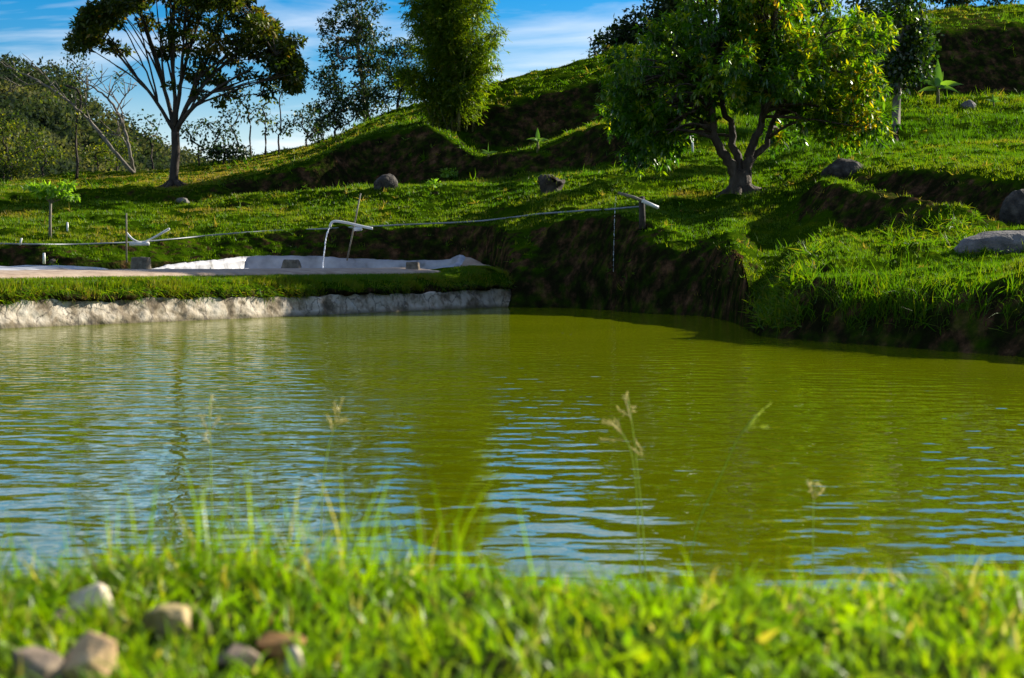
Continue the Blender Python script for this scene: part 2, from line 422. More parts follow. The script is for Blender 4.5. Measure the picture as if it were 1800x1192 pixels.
# ------------------------------------------------------------------ geometry builders
def grid_mesh(name, G, mat, attrs=None, smooth=True):
    """G (rows, cols, 3)"""
    nr, nc = G.shape[:2]
    idx = np.arange(nr * nc).reshape(nr, nc)
    q = np.stack([idx[:-1, :-1], idx[:-1, 1:], idx[1:, 1:], idx[1:, :-1]], -1).reshape(-1, 4)
    return mesh_from(name, G.reshape(-1, 3), q.ravel(), np.full(len(q), 4), mat, smooth=smooth, attrs=attrs)

def tubes(paths, sides=6):
    """paths: list of (pts, radii) -> V, quads"""
    VV, QQ, off = [], [], 0
    ang = np.linspace(0, 2 * np.pi, sides, endpoint=False)
    ca, sa = np.cos(ang), np.sin(ang)
    for pts, rad in paths:
        pts = np.asarray(pts, float); rad = np.asarray(rad, float) * np.ones(len(pts))
        t = norm(np.gradient(pts, axis=0))
        ref = np.array([0, 0, 1.0]) if abs(t[:, 2]).mean() < 0.8 else np.array([0, 1.0, 0])
        a = norm(np.cross(t, ref)); b = np.cross(t, a)
        ring = pts[:, None] + rad[:, None, None] * (ca[None, :, None] * a[:, None] + sa[None, :, None] * b[:, None])
        n = len(pts)
        VV.append(ring.reshape(-1, 3)); VV.append(pts[[0]]); VV.append(pts[[-1]] + t[[-1]] * rad[-1] * 0.3)
        i = np.arange(n * sides).reshape(n, sides) + off; j = np.roll(i, -1, 1)
        q = np.stack([i[:-1], j[:-1], j[1:], i[1:]], -1).reshape(-1, 4)
        QQ.append(q)
        c0 = off + n * sides
        QQ.append(np.stack([np.full(sides, c0), j[0], i[0], np.full(sides, -1)], -1))
        QQ.append(np.stack([np.full(sides, c0 + 1), i[-1], j[-1], np.full(sides, -1)], -1))
        off += n * sides + 2
    Q = np.concatenate(QQ)
    sizes = np.where(Q[:, 3] < 0, 3, 4)
    loops = Q.ravel(); loops = loops[loops >= 0]
    return np.concatenate(VV), loops, sizes

def tube_mesh(name, paths, mat, sides=6):
    V, l, s = tubes(paths, sides)
    return mesh_from(name, V, l, s, mat, smooth=True)

def leaf_quads(c, axis, nrm, L, W, fold=0.0):
    """c leaf base (n,3); diamond quads"""
    axis = norm(axis); side = norm(np.cross(axis, nrm)); up = np.cross(side, axis)
    L = np.asarray(L)[:, None] * np.ones((len(c), 1)); W = np.asarray(W)[:, None] * np.ones((len(c), 1))
    v0 = c; v1 = c + axis * L * 0.45 + side * W * 0.5; v2 = c + axis * L; v3 = c + axis * L * 0.45 - side * W * 0.5
    if fold: v2 = v2 - up * L * fold
    V = np.stack([v0, v1, v2, v3], 1).reshape(-1, 3)
    return V

def leaf_mesh(name, V, tint, mat):
    n = len(V) // 4
    return mesh_from(name, V, np.arange(4 * n), np.full(n, 4), mat, tint=np.clip(tint, 0, 1))

def rand_unit(n, g):
    return norm(g.normal(size=(n, 3)))

def crown_leaves(clumps, g, per_m2, L, W, droop=0.3, rosette=0, flat=0.8, hollow=0.45, tintvar=0.22):
    """clumps: list of (center, radius[, n]) -> leaf verts, tints"""
    VV, TT = [], []
    for cl in clumps:
        c, r = np.asarray(cl[0]), cl[1]
        base_t = g.normal(0.42, 0.13)
        n = max(6, int(per_m2 * r * r * 4))
        d = rand_unit(n, g); rad = r * (hollow + (1 - hollow) * g.random(n) ** 0.6) * g.uniform(0.75, 1.15, n)
        p = c + d * rad[:, None] * np.array([1, 1, flat])
        if rosette:
            k = rosette
            p2 = np.repeat(p, k, 0); d2 = np.repeat(d, k, 0)
            ax = norm(rand_unit(n * k, g) * 0.9 + d2 * 0.55 + np.array([0, 0, -droop]))
            nr = norm(rand_unit(n * k, g) * 0.45 + np.array([0, 0, 1.0]))
            p, m = p2, n * k
            t = np.repeat(base_t + g.normal(0, tintvar, n), k) + g.normal(0, 0.06, m)
        else:
            m = n
            ax = norm(rand_unit(n, g) + d * 0.6 + np.array([0, 0, -droop]))
            nr = norm(rand_unit(n, g) * 0.7 + np.array([0, 0, 0.8]))
            t = base_t + g.normal(0, tintvar, n)
        VV.append(leaf_quads(p, ax, nr, L * g.uniform(0.6, 1.25, m), W * g.uniform(0.7, 1.25, m), 0.12)); TT.append(t)
    return np.concatenate(VV), np.concatenate(TT)

def skeleton(trunk, clumps, g, r_base, r_tip=0.012, bend=0.18, outw=0.35, start=1):
    """trunk: polyline; grow limbs to every clump centre; returns tube paths"""
    pos = [np.asarray(p, float) for p in trunk]; par = list(range(-1, len(trunk) - 1)); ndep = list(range(len(trunk)))
    first = max(1, start)
    order = sorted(range(len(clumps)), key=lambda i: np.linalg.norm(clumps[i][0] - pos[-1]))
    tips = []
    for i in order:
        c = np.asarray(clumps[i][0]); A = np.array(pos)
        d = np.linalg.norm(A - c, axis=1)
        dv = c - A
        cost = d + outw * np.maximum(0, A[:, 2] - c[2] + 0.15 * d) * 2 + 0.02 * np.array(ndep)
        cost[:first] += 1e6
        j = int(np.argmin(cost))
        dist = d[j]; k = max(2, int(dist / 0.35))
        a = pos[j]
        prevd = norm(a - pos[par[j]]) if par[j] >= 0 else np.array([0, 0, 1.0])
        h = prevd * dist * 0.35 + np.array([0, 0, 0.05 * dist])
        prev = j
        jit = g.normal(0, bend * 0.25 * min(dist, 1.5), 3)
        for s in range(1, k + 1):
            t = s / k
            p = (1 - t) ** 2 * a + 2 * t * (1 - t) * (a + h + (c - a) * 0.25) + t * t * c + jit * math.sin(math.pi * t) + g.normal(0, 0.012 * dist ** 0.5, 3)
            pos.append(p); par.append(prev); ndep.append(ndep[prev] + 1); prev = len(pos) - 1
        tips.append(prev)
    n = len(pos); cnt = np.zeros(n)
    for t in tips:
        x = t
        while x >= 0: cnt[x] += 1; x = par[x]
    cnt = np.maximum(cnt, 1)
    ex = math.log(max(r_base / r_tip, 1.5)) / math.log(max(cnt[0], 2))
    rad = r_tip * cnt ** ex
    for i in range(len(trunk)):          # root flare
        t = i / max(1, len(trunk) - 1)
        rad[i] = r_base * (1.0 - 0.25 * t) if t > 0 else r_base * 1.35
    ch = [[] for _ in range(n)]
    for i in range(n):
        if par[i] >= 0: ch[par[i]].append(i)
    paths, stack = [], [(0, -1)]
    while stack:
        s, frm = stack.pop()
        seq = [s] if frm < 0 else [frm, s]
        x = s
        while ch[x]:
            cs = sorted(ch[x], key=lambda q: -cnt[q])
            for q in cs[1:]: stack.append((q, x))
            x = cs[0]; seq.append(x)
        pts = np.array([pos[q] for q in seq]); rr = np.array([rad[q] for q in seq])
        if frm >= 0: rr[0] = rr[1] * 1.15
        if len(seq) >= 2: paths.append((pts, rr))
    return paths

def tree(name, label, trunk, clumps, leaf, bark, g, r_base, r_tip=0.012, cat='tree', group=None, start=None, sides=6, sub=0, **kw):
    base = trunk[0]
    t = thing(name, label, cat, tuple(base), group)
    paths = skeleton(trunk, clumps, g, r_base, r_tip, start=(len(trunk) // 2 if start is None else start))
    part('trunk', tube_mesh('trunk', paths, M[bark], sides), t)
    V, tt = crown_leaves(clumps, g, **kw)
    part('crown', leaf_mesh('crown', V, tt, M[leaf]), t)
    return t

def blob_clumps(u, v, Y, ru, rv, n, r, g, depth=None, shell=0.35):
    """n clump centres filling an ellipsoid seen at u, v with pixel radii ru, rv"""
    c = P(u, v, Y); s = Y / FPX
    d = rand_unit(n, g); rad = (shell + (1 - shell) * g.random(n) ** 0.5)
    dep = (depth if depth else ru * s)
    p = c + d * rad[:, None] * np.array([ru * s, dep, rv * s])
    return [(p[i], r * g.uniform(0.7, 1.3)) for i in range(n)]

def icorock(center, size, g, seed=0, rough=0.22, flat_base=True, sub=3, angular=0.0):
    import bmesh
    bm = bmesh.new(); bmesh.ops.create_icosphere(bm, subdivisions=sub, radius=1)
    V = np.array([v.co for v in bm.verts]); Fc = np.array([[v.index for v in f.verts] for f in bm.faces]); bm.free()
    off = g.random(3) * 50
    k = 1 + rough * fbm(V + off, 1.1, 3, seed) + rough * 0.4 * fbm(V + off, 4, 3, seed + 5)
    W = V * k[:, None]
    if angular:
        for _ in range(13):
            d = rand_unit(1, g)[0]; lim = g.uniform(0.62, 0.9)
            e = W @ d; lim = lim * 0.82; W = W - np.maximum(e - lim, 0)[:, None] * d * angular
    if flat_base: W[:, 2] = np.maximum(W[:, 2], -0.45)
    W = W * np.asarray(size) + np.asarray(center)
    return W, Fc

def rock(name, label, cat, center, size, mat, g, seed=0, **kw):
    group = kw.pop('group', None); smooth = kw.pop('smooth', True)
    W, Fc = icorock((0, 0, 0), size, g, seed, **kw)
    me = mesh_from(name, W, Fc.ravel(), np.full(len(Fc), 3), M[mat], smooth=smooth)
    o = link(name, me, None, label, cat, group)
    o.location = tuple(center)
    return o

# ------------------------------------------------------------------ hillside terrain
NF = 14
T = {
 -900: {0: (470, 36), 4: (440, 38), 8: (385, 47), 9: (380, 49), 10: (362, 55), 13: (345, 68)},
 0: {0: (468, 37.9), 4: (434, 38.5), 5: (406, 43), 8: (370, 49), 9: (365, 51), 10: (343, 52.2), 13: (318, 70)},
 110: {0: (466, 38.2), 4: (434, 38.9), 5: (404, 44), 8: (365, 50), 9: (360, 52), 10: (338, 53.2), 13: (310, 70)},
 160: {0: (465, 38.5), 4: (434, 39.7), 5: (402, 44), 8: (362, 50), 9: (357, 52), 10: (335, 53.2), 13: (305, 70)},
 300: {0: (462, 39.8), 4: (428, 41), 5: (397, 45), 8: (357, 50.5), 9: (354, 51.6), 10: (332, 52.7), 13: (296, 72)},
 480: {0: (459, 41.2), 4: (412, 42.3), 5: (385, 46), 8: (345, 51), 9: (345, 52.5), 10: (303, 53.2), 13: (268, 74)},
 560: {0: (458, 41.6), 4: (408, 42.3), 8: (338, 50.5), 9: (338, 52.9), 10: (280, 53.9), 13: (249, 76)},
 600: {0: (458, 41.6), 4: (405, 42.3), 8: (335, 50), 9: (336, 53.9), 10: (256, 55.2), 13: (234, 77)},
 650: {0: (458, 41.6), 4: (403, 42.2), 5: (374, 45.5), 8: (331, 49.5), 9: (332, 54.6), 10: (238, 56.2), 13: (211, 78)},
 740: {0: (459, 41.5), 4: (399, 42), 8: (329, 49), 9: (328, 54), 10: (222, 55.9), 11: (218, 58.5), 12: (205, 66), 13: (183, 74)},
 790: {0: (462, 41.3), 4: (396, 41.8), 8: (328, 48.6), 9: (322, 53.6), 10: (250, 55), 11: (240, 57), 12: (223, 59), 13: (166, 70)},
 850: {0: (480, 40), 4: (397, 41), 5: (372, 43.5), 8: (326, 48), 9: (318, 53), 10: (275, 53.6), 11: (270, 57.5), 12: (190, 59.2), 13: (148, 66)},
 900: {0: (541, None), 1: (485, 36.1), 2: (440, 36.8), 4: (402, 38.0), 5: (362, 43), 8: (324, 47.5), 9: (316, 52.3), 10: (268, 53.1), 11: (263, 58), 12: (178, 59.5), 13: (133, 65)},
 960: {0: (541, None), 1: (480, 35.75), 2: (438, 36.3), 4: (394, 36.9), 5: (358, 41.5), 8: (312, 46.8), 9: (306, 52), 10: (255, 53.1), 11: (250, 58.3), 12: (165, 59.8), 13: (118, 66)},
 1060: {0: (545, None), 1: (480, 34.05), 2: (430, 34.6), 4: (386, 35.2), 5: (350, 40), 8: (303, 45.5), 9: (297, 50.5), 10: (222, 52), 11: (217, 58.3), 12: (140, 60.2), 13: (92, 68)},
 1130: {0: (551, None), 1: (480, 32.0), 2: (435, 32.6), 4: (392, 33.5), 5: (348, 39.5), 8: (298, 45.5), 9: (292, 48.5), 10: (240, 50.4), 11: (236, 56), 12: (125, 60), 13: (76, 71)},
 1230: {0: (556, None), 1: (490, 30.4), 2: (448, 31.0), 4: (420, 32.2), 5: (347, 39), 8: (291, 45.5), 9: (288, 47.5), 10: (238, 52), 12: (140, 65), 13: (57, 75)},
 1285: {0: (566, None), 1: (505, 27.9), 2: (452, 28.9), 4: (425, 30.6), 5: (344, 38.4), 8: (289, 46), 9: (285, 48), 10: (232, 53), 12: (140, 66), 13: (50, 76)},
 1340: {0: (592, None), 1: (568, 22.3), 2: (545, 22.8), 3: (550, 25), 4: (427, 32), 5: (345, 37.8), 8: (285, 46), 9: (281, 48), 10: (225, 54), 12: (135, 66), 13: (46, 76)},
 1400: {0: (597, None), 1: (545, 21.5), 2: (478, 22.4), 3: (484, 25.5), 4: (432, 31), 5: (350, 35.8), 6: (345, 36.5), 7: (325, 38.5), 8: (275, 45), 9: (271, 47), 10: (205, 55), 11: (202, 57), 12: (120, 63), 13: (40, 76)},
 1460: {0: (602, None), 1: (548, 20.75), 2: (500, 21.3), 3: (446, 24.3), 4: (400, 32), 5: (320, 33.6), 6: (320, 36.7), 7: (302, 37.6), 8: (270, 45), 9: (266, 47), 10: (190, 56), 11: (187, 58), 12: (100, 60.5), 13: (32, 75)},
 1560: {0: (609, None), 1: (550, 19.8), 2: (505, 20.3), 3: (468, 22.6), 4: (398, 30), 5: (333, 31.4), 6: (342, 34.8), 7: (299, 35.8), 8: (262, 45), 9: (258, 47.5), 10: (176, 57), 11: (173, 59), 12: (62, 61.2), 13: (22, 74)},
 1680: {0: (619, None), 1: (550, 18.55), 2: (508, 19.0), 3: (470, 21.2), 4: (412, 26.5), 5: (363, 28.6), 6: (376, 32), 7: (302, 33.3), 8: (258, 44.5), 9: (253, 47), 10: (171, 57), 11: (168, 59), 12: (50, 61.3), 13: (12, 73)},
 1800: {0: (628, None), 1: (555, 17.65), 2: (512, 18.1), 3: (466, 20.5), 4: (424, 24.5), 5: (400, 26.5), 6: (404, 29.6), 7: (303, 31.2), 8: (255, 44), 9: (250, 46), 10: (169, 57), 11: (166, 59), 12: (46, 61.4), 13: (6, 73)},
 2700: {0: (700, None), 1: (600, 12.55), 2: (525, 13.1), 3: (470, 16), 4: (430, 20), 5: (405, 22), 6: (405, 24), 7: (310, 27), 8: (255, 42), 9: (250, 44), 10: (170, 56), 11: (166, 58), 12: (80, 60), 13: (0, 76)},
}
us = np.array(sorted(T), float)
tab = np.zeros((len(us), NF, 2))
for i, u in enumerate(sorted(T)):
    d = T[u]; ks = sorted(d)
    vv = [d[k][0] for k in ks]; yy = [d[k][1] if d[k][1] else Yw(d[k][0]) for k in ks]
    tab[i, :, 0] = np.interp(range(NF), ks, vv); tab[i, :, 1] = np.interp(range(NF), ks, yy)

def pchip(x, y, xn):
    h = np.diff(x); dl = np.diff(y, axis=0) / h[:, None]
    m = np.zeros_like(y)
    w1 = (2 * h[1:] + h[:-1])[:, None]; w2 = (h[1:] + 2 * h[:-1])[:, None]
    same = dl[:-1] * dl[1:] > 0
    with np.errstate(divide='ignore', invalid='ignore'):
        hm = (w1 + w2) / (w1 / dl[:-1] + w2 / dl[1:])
    m[1:-1] = np.where(same, np.nan_to_num(hm), 0)
    m[0] = dl[0]; m[-1] = dl[-1]
    k = np.clip(np.searchsorted(x, xn) - 1, 0, len(x) - 2)
    t = ((xn - x[k]) / h[k])[:, None]; hk = h[k][:, None]
    return ((1 + 2 * t) * (1 - t) ** 2 * y[k] + t * (1 - t) ** 2 * hk * m[k] + t * t * (3 - 2 * t) * y[k + 1] + t * t * (t - 1) * hk * m[k + 1])

ucol = np.concatenate([np.arange(-900, -100, 20), np.arange(-100, 1900, 5.0), np.arange(1900, 2701, 20)])
tt = pchip(us, tab.reshape(len(us), -1), ucol).reshape(len(ucol), NF, 2)
# world positions of the feature lines
a_ = (ucol - 900)[:, None] / FPX; b_ = (596 - tt[..., 0]) / FPX
dy_ = CP + b_ * SP; Yf = tt[..., 1]
Fp = np.stack([a_ / dy_ * Yf, Yf, EYE + (-SP + b_ * CP) / dy_ * Yf], -1)      # cols, NF, 3
under = Fp[:, 0] + np.array([0, -1.0, -0.9]); under = np.where(Fp[:, [0], 2:3].reshape(-1, 1) > 0.3, Fp[:, 0] + np.array([0, -0.3, -1.5]), under)
beh1 = Fp[:, -1] + np.array([0, 9, -0.6]); beh2 = Fp[:, -1] * np.array([1.25, 1, 1]) + np.array([0, 25, -4.5]); beh3 = Fp[:, -1] * np.array([1.7, 1, 0]) + np.array([0, 70, -7])
Fp = np.concatenate([under[:, None], Fp, beh1[:, None], beh2[:, None], beh3[:, None]], 1)
nsub = [5, 8, 10, 10, 12, 14, 8, 10, 14, 7, 14, 6, 14, 22, 4, 3, 3]
rows, prm = [], []
for i, k in enumerate(nsub):
    for s in range(k):
        t = s / k
        rows.append(Fp[:, i] * (1 - t) + Fp[:, i + 1] * t); prm.append(i - 1 + t)
rows.append(Fp[:, -1]); prm.append(len(nsub) - 1)
G = np.stack(rows); prm = np.array(prm)              # rows, cols, 3
for _ in range(1):
    G[1:-1] = 0.25 * G[:-2] + 0.5 * G[1:-1] + 0.25 * G[2:]
# natural unevenness
amp = sstep(prm, 0.0, 1.2)[:, None]
Gn = G.copy()
Gn[..., 2] += amp * (0.16 * fbm(G, 0.45, 3, 1) + 0.18 * fbm(G * np.array([.8, 1.3, 1]), 1.2, 3, 2) + 0.095 * fbm(G, 3.2, 3, 3))
Gn[..., 1] += amp * (0.30 * fbm(G, 0.7, 4, 4) + 0.10 * fbm(G, 3.0, 3, 5))
dx = np.gradient(Gn, axis=1); dr = np.gradient(Gn, axis=0)
Nrm = norm(np.cross(dx, dr)); slope = np.degrees(np.arccos(np.clip(np.abs(Nrm[..., 2]), 0, 1)))
d3 = Gn - np.array([0, 0, EYE])
fw = d3[..., 1] * CP - d3[..., 2] * SP
PU = 900 + FPX * d3[..., 0] / fw; PV = 596 - FPX * (d3[..., 1] * SP + d3[..., 2] * CP) / fw
soil = 0.66 * sstep(slope, 28, 46)  # steep faces: bare soil, with shade painted into its dark tones
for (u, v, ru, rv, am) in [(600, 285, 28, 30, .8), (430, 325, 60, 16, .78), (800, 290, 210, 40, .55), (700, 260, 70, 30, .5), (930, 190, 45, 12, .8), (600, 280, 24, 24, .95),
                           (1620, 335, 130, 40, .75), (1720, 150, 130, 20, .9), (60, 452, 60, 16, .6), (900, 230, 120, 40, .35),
                           (1720, 390, 40, 10, .5), (250, 340, 40, 8, .3), (1500, 320, 60, 8, .4), (320, 345, 60, 8, .35), (780, 236, 40, 8, .3), (1120, 470, 190, 62, .62), (1000, 190, 130, 40, .42), (1430, 490, 60, 40, .35), (1640, 575, 260, 36, .7), (1375, 560, 50, 44, .75), (1720, 40, 130, 50, .5), (1000, 150, 60, 30, .3), (60, 335, 120, 14, .3), (330, 335, 110, 14, .4)]:  # besides bare soil, dark bank and upper hill patches paint in shade
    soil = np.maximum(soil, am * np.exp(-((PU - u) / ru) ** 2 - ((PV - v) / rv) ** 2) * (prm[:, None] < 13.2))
soil = np.where(prm[:, None] < 0.3, 0.6, soil)
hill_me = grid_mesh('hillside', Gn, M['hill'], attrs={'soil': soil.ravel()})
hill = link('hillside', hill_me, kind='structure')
nr_, nc_ = Gn.shape[:2]
idx_ = np.arange(nr_ * nc_).reshape(nr_, nc_)
hq = np.stack([idx_[:-1, :-1], idx_[:-1, 1:], idx_[1:, 1:], idx_[1:, :-1]], -1).reshape(-1, 4)
bvh = BVHTree.FromPolygons([tuple(p) for p in Gn.reshape(-1, 3).tolist()], hq.tolist())

def hit(u, v):
    d = ray(u, v)
    h = bvh.ray_cast(Vector((0, 0, EYE)), Vector(d).normalized())
    return np.array(h[0]) if h[0] else None
def drop(x, y, top=60):
    h = bvh.ray_cast(Vector((x, y, top)), Vector((0, 0, -1)))
    return np.array(h[0]) if h[0] else np.array([x, y, -7.0])
def foot(u, Y):
    return drop((u - 900) / FPX * Y * 1.0, Y)

# wide ground sheet reaching the horizon behind the ridge
gx = np.linspace(-3000, 3000, 25); gy = np.concatenate([[-300], np.linspace(95, 3500, 24)])
GG = np.stack(np.meshgrid(gx, gy), -1); GG = np.concatenate([GG, np.full(GG.shape[:2] + (1,), -7.5)], -1)
GG[..., 2] = np.where(GG[..., 1] < 0, -7.5, -7.5)
link('ground', grid_mesh('ground', GG, M['far'], attrs={'soil': np.zeros(GG.shape[0] * GG.shape[1])}), kind='structure')

# ------------------------------------------------------------------ far wooded hill on the left
fu = np.linspace(-1600, 620, 120)
fv = np.interp(fu, [-1600, -700, -300, -120, 0, 50, 110, 150, 200, 250, 300, 380, 460, 620], [60, 80, 115, 138, 147, 153, 182, 218, 260, 292, 312, 328, 338, 348])
rowsF = []
for t in np.linspace(0, 1, 40):
    Y = 110 + 130 * t
    z_top = np.array([P(u, v, 240)[2] for u, v in zip(fu, fv)])
    z = -6 + (z_top + 6) * sstep(np.array(t), -0.15, 1.05) / sstep(np.array(1.0), -0.15, 1.05)
    X = np.array([(u - 900) / FPX * Y for u in fu])
    rowsF.append(np.stack([X, np.full_like(X, Y), z], -1))
for k in (1, 2):
    rr = rowsF[39].copy(); rr[:, 1] += 50 * k; rr[:, 2] -= 14 * k; rowsF.append(rr)
GF = np.stack(rowsF)
GF[..., 2] += 2.0 * fbm(GF, 0.03, 4, 11)
link('far_hill', grid_mesh('far_hill', GF, M['far'], attrs={'soil': np.zeros(GF.shape[0] * GF.shape[1])}), kind='structure')
# its canopy: leaf clusters gathered in crowns
g = np.random.default_rng(21)
n = 1500
ri = g.integers(8, 40, n); ci = g.integers(50, 119, n)
cen = GF[ri, ci] + np.stack([g.uniform(-2, 2, n), g.uniform(-2, 2, n), np.zeros(n)], 1)
cr = g.uniform(1.0, 3.6, n)
cen[:, 2] += cr * 0.5
k = 170
d = rand_unit(n * k, g); d[:, 2] = np.abs(d[:, 2]) * 0.9 - 0.15
p = np.repeat(cen, k, 0) + d * np.repeat(cr, k)[:, None] * g.uniform(0.75, 1.1, (n * k, 1))
V = leaf_quads(p, rand_unit(n * k, g), norm(d + rand_unit(n * k, g) * 0.6), g.uniform(0.35, 0.8, n * k), g.uniform(0.25, 0.55, n * k), 0.1)
tn = np.repeat(np.clip(g.normal(0.42, 0.34, n), 0, 1), k) + g.normal(0, 0.1, n * k)
link('far_forest', leaf_mesh('far_forest', V, tn, M['forest']), label='dense dark green woodland covering the distant hill at left', cat='woodland', kind='stuff')

# ------------------------------------------------------------------ pond water
wx = np.linspace(-60, 40, 41); wy = np.linspace(-6, 46, 27)
GW = np.stack(np.meshgrid(wx, wy), -1); GW = np.concatenate([GW, np.zeros(GW.shape[:2] + (1,))], -1)
link('pond_water', grid_mesh('pond_water', GW, M['water']), kind='structure')

# ------------------------------------------------------------------ left embankment with its plastered pond wall
wpx = [(-700, 612), (-300, 592), (0, 578), (250, 567.5), (500, 557), (700, 548), (820, 542.8), (858, 541), (878, 540.2), (893, 540.6)]
wp = [P(u, v, Yw(v))[:2] for u, v in wpx]
wp += [np.array([wp[-1][0] + 0.25, wp[-1][1] + 0.6]), np.array([wp[-1][0] + 0.25, wp[-1][1] + 2.2]), np.array([wp[-1][0] + 0.2, wp[-1][1] + 5.0])]
wp = np.array(wp)
sl = np.concatenate([[0], np.cumsum(np.linalg.norm(np.diff(wp, axis=0), axis=1))])
S = np.arange(0, sl[-1], 0.045)
path = pchip(sl, wp, S)
tan = np.gradient(path, axis=0)
for _ in range(120): tan[1:-1] = 0.25 * tan[:-2] + 0.5 * tan[1:-1] + 0.25 * tan[2:]
tan = norm(tan)
inw = np.stack([-tan[:, 1], tan[:, 0]], 1)            # away from the pond
def sweep(profile, z_noise=None):
    return np.stack([np.concatenate([path + inw * np.asarray(o)[..., None] if np.ndim(o) else path + inw * o, (np.full(len(S), z) if np.ndim(z) == 0 else z)[:, None]], 1) for o, z in profile])
S3 = np.stack([path[:, 0], path[:, 1], np.zeros(len(S))], 1)
wtop = 0.42 + 0.08 * fbm(S3, 0.5, 3, 31) + 0.06 * fbm(S3, 3.0, 3, 32)
prof = [(-0.01, -0.5)] + [(0.0 + 0.11 * t ** 1.3, wtop * t) for t in np.linspace(0, 1, 18)] + [(0.22, wtop * 1.0), (0.5, wtop * 0.9)]
GWL = sweep(prof)
lump = 0.05 * np.maximum(fbm(GWL * np.array([1, 1, 1.3]), 2.3, 4, 33), -0.5) + 0.035 * fbm(GWL * np.array([1, 1, 1.6]), 5, 3, 34) + 0.018 * fbm(GWL, 12, 2, 39)
for i in range(1, len(prof) - 1): GWL[i, :, :2] -= inw * lump[i][:, None]
pw = link('pond_wall', grid_mesh('pond_wall', GWL, M['wall']), None, 'rough pale plastered wall along the foot of the grassy embankment', 'wall')
# grassy bank on top of it
lip = 0.05 * fbm(S3, 1.2, 3, 35)
eprof = [(0.26, wtop - 0.12), (0.14 + lip, wtop + 0.00), (0.08 + lip, wtop + 0.05), (0.09 + lip, wtop + 0.12), (0.22, 0.58), (0.42, 0.68), (0.62, 0.735), (0.85, 0.765), (1.1, 0.78), (1.6, 0.78), (2.0, 0.74), (2.3, 0.5)]
GE = sweep(eprof)
fine = []
for i in range(len(GE) - 1):
    for t in np.linspace(0, 1, 5)[:-1]: fine.append(GE[i] * (1 - t) + GE[i + 1] * t)
GE = np.stack(fine + [GE[-1]])
endb = 0.16 * sstep(S, sl[8] - 1.0, sl[8] - .2)[None] * sstep(np.arange(len(GE)), 12, 22)[:, None]
GE[..., 2] += endb
bumpE = 0.17 * fbm(GE, 1.5, 3, 36) + 0.10 * fbm(GE, 4, 3, 37)
wr = sstep(np.arange(len(GE)), 2, 8) * (1 - sstep(np.arange(len(GE)), 22, 32))
GE[..., :2] += inw[None] * (bumpE * (wr * 1.5)[:, None])[..., None]
GE[..., 2] += bumpE * 0.5 * wr[:, None]
soilE = np.repeat((1 - sstep(np.arange(len(GE)), 8, 18))[:, None] * 0.85, len(S), 1) + 0.0 * bumpE
link('embankment', grid_mesh('embankment', GE, M['hill'], attrs={'soil': soilE.ravel()}), kind='structure')

gh = np.random.default_rng(9)
ih = np.flatnonzero((path[:, 1] < 37))
k_ = gh.choice(ih, 900); k_ = k_[fbm(S3[k_], 1.1, 2, 77) > -.12]
ph = np.stack([path[k_, 0] + inw[k_, 0] * .10, path[k_, 1] + inw[k_, 1] * .10, wtop[k_] + gh.uniform(.02, .20, len(k_))], 1)
kN = 7; dh = np.repeat(np.concatenate([-inw[k_], np.zeros((len(k_), 1))], 1), kN, 0); ph = np.repeat(ph, kN, 0) + gh.normal(0, .03, (len(k_) * kN, 3)); n_h = len(ph)
HANG = (ph, norm(dh * .8 + gh.normal(0, .4, (n_h, 3)) + np.array([0, 0, .25])), dh * .1 + gh.normal(0, .2, (n_h, 3)) + np.array([0, 0, -.75]), gh.uniform(.05, .15, n_h), gh.uniform(.010, .020, n_h), np.clip(gh.normal(.5, .28, n_h), 0, 1))

def plat(s, off, z):                                   # a point on the embankment top, s along the wall
    x = np.interp(s, S, path[:, 0]); y = np.interp(s, S, path[:, 1]); ix = np.interp(s, S, inw[:, 0]); iy = np.interp(s, S, inw[:, 1])
    return np.array([x + ix * off, y + iy * off, z])

# sandy concrete ledge behind the turf (a low slab)
i1 = int(np.argmin(np.abs(path[:, 0] - P(855, 541, Yw(541))[0])))
Sl = np.arange(0, i1, 3)
p2, n2 = path[Sl], inw[Sl]
end_t = sstep(np.arange(len(Sl)), len(Sl) - 14, len(Sl) + 2)
off0 = 1.25 + 0.06 * fbm(S3[Sl], 1.0, 3, 41)
lrows = []
for o, z in [(off0 - .12, 0.66), (off0 - .08, 0.83), (off0 + 0.0, 0.86), (off0 + 0.5, 0.90), (off0 + 1.0, 0.925), (off0 + 1.3, 0.93), (off0 + 1.34, 0.7)]:
    lrows.append(np.stack([p2[:, 0] + n2[:, 0] * o, p2[:, 1] + n2[:, 1] * o, z + 0.012 * fbm(S3[Sl], 2.0, 3, 42) * np.ones(len(Sl))], 1))
link('concrete_ledge', grid_mesh('concrete_ledge', np.stack(lrows), M['ledge']), None, 'sandy concrete ledge running along the embankment top', 'ledge')

# ------------------------------------------------------------------ white pond liner (a sagging sheet over a low rim)
def loop_pts(pts, n):
    pts = np.array(pts + [pts[0]]); s = np.concatenate([[0], np.cumsum(np.linalg.norm(np.diff(pts, axis=0), axis=1))])
    q = np.linspace(0, s[-1], n, endpoint=False)
    return np.stack([np.interp(q, s, pts[:, i]) for i in range(3)], 1)
rim = [P(262, 473, 33.6), P(400, 473, 35.0), P(560, 474, 36.3), P(700, 475, 37.0), P(760, 473, 37.6), P(800, 464, 38.2), P(808, 447, 39.0), P(792, 456, 40.2),
       P(720, 458, 40.6), P(640, 454.5, 40.8), P(550, 451, 41), P(480, 449.5, 41), P(432, 450, 40.8), P(405, 453, 39.8), P(350, 459.5, 37.4), P(300, 464, 35.4)]
NL = 420
rl = loop_pts(rim, NL)
for _ in range(5): rl = 0.25 * np.roll(rl, 1, 0) + 0.5 * rl + 0.25 * np.roll(rl, -1, 0)
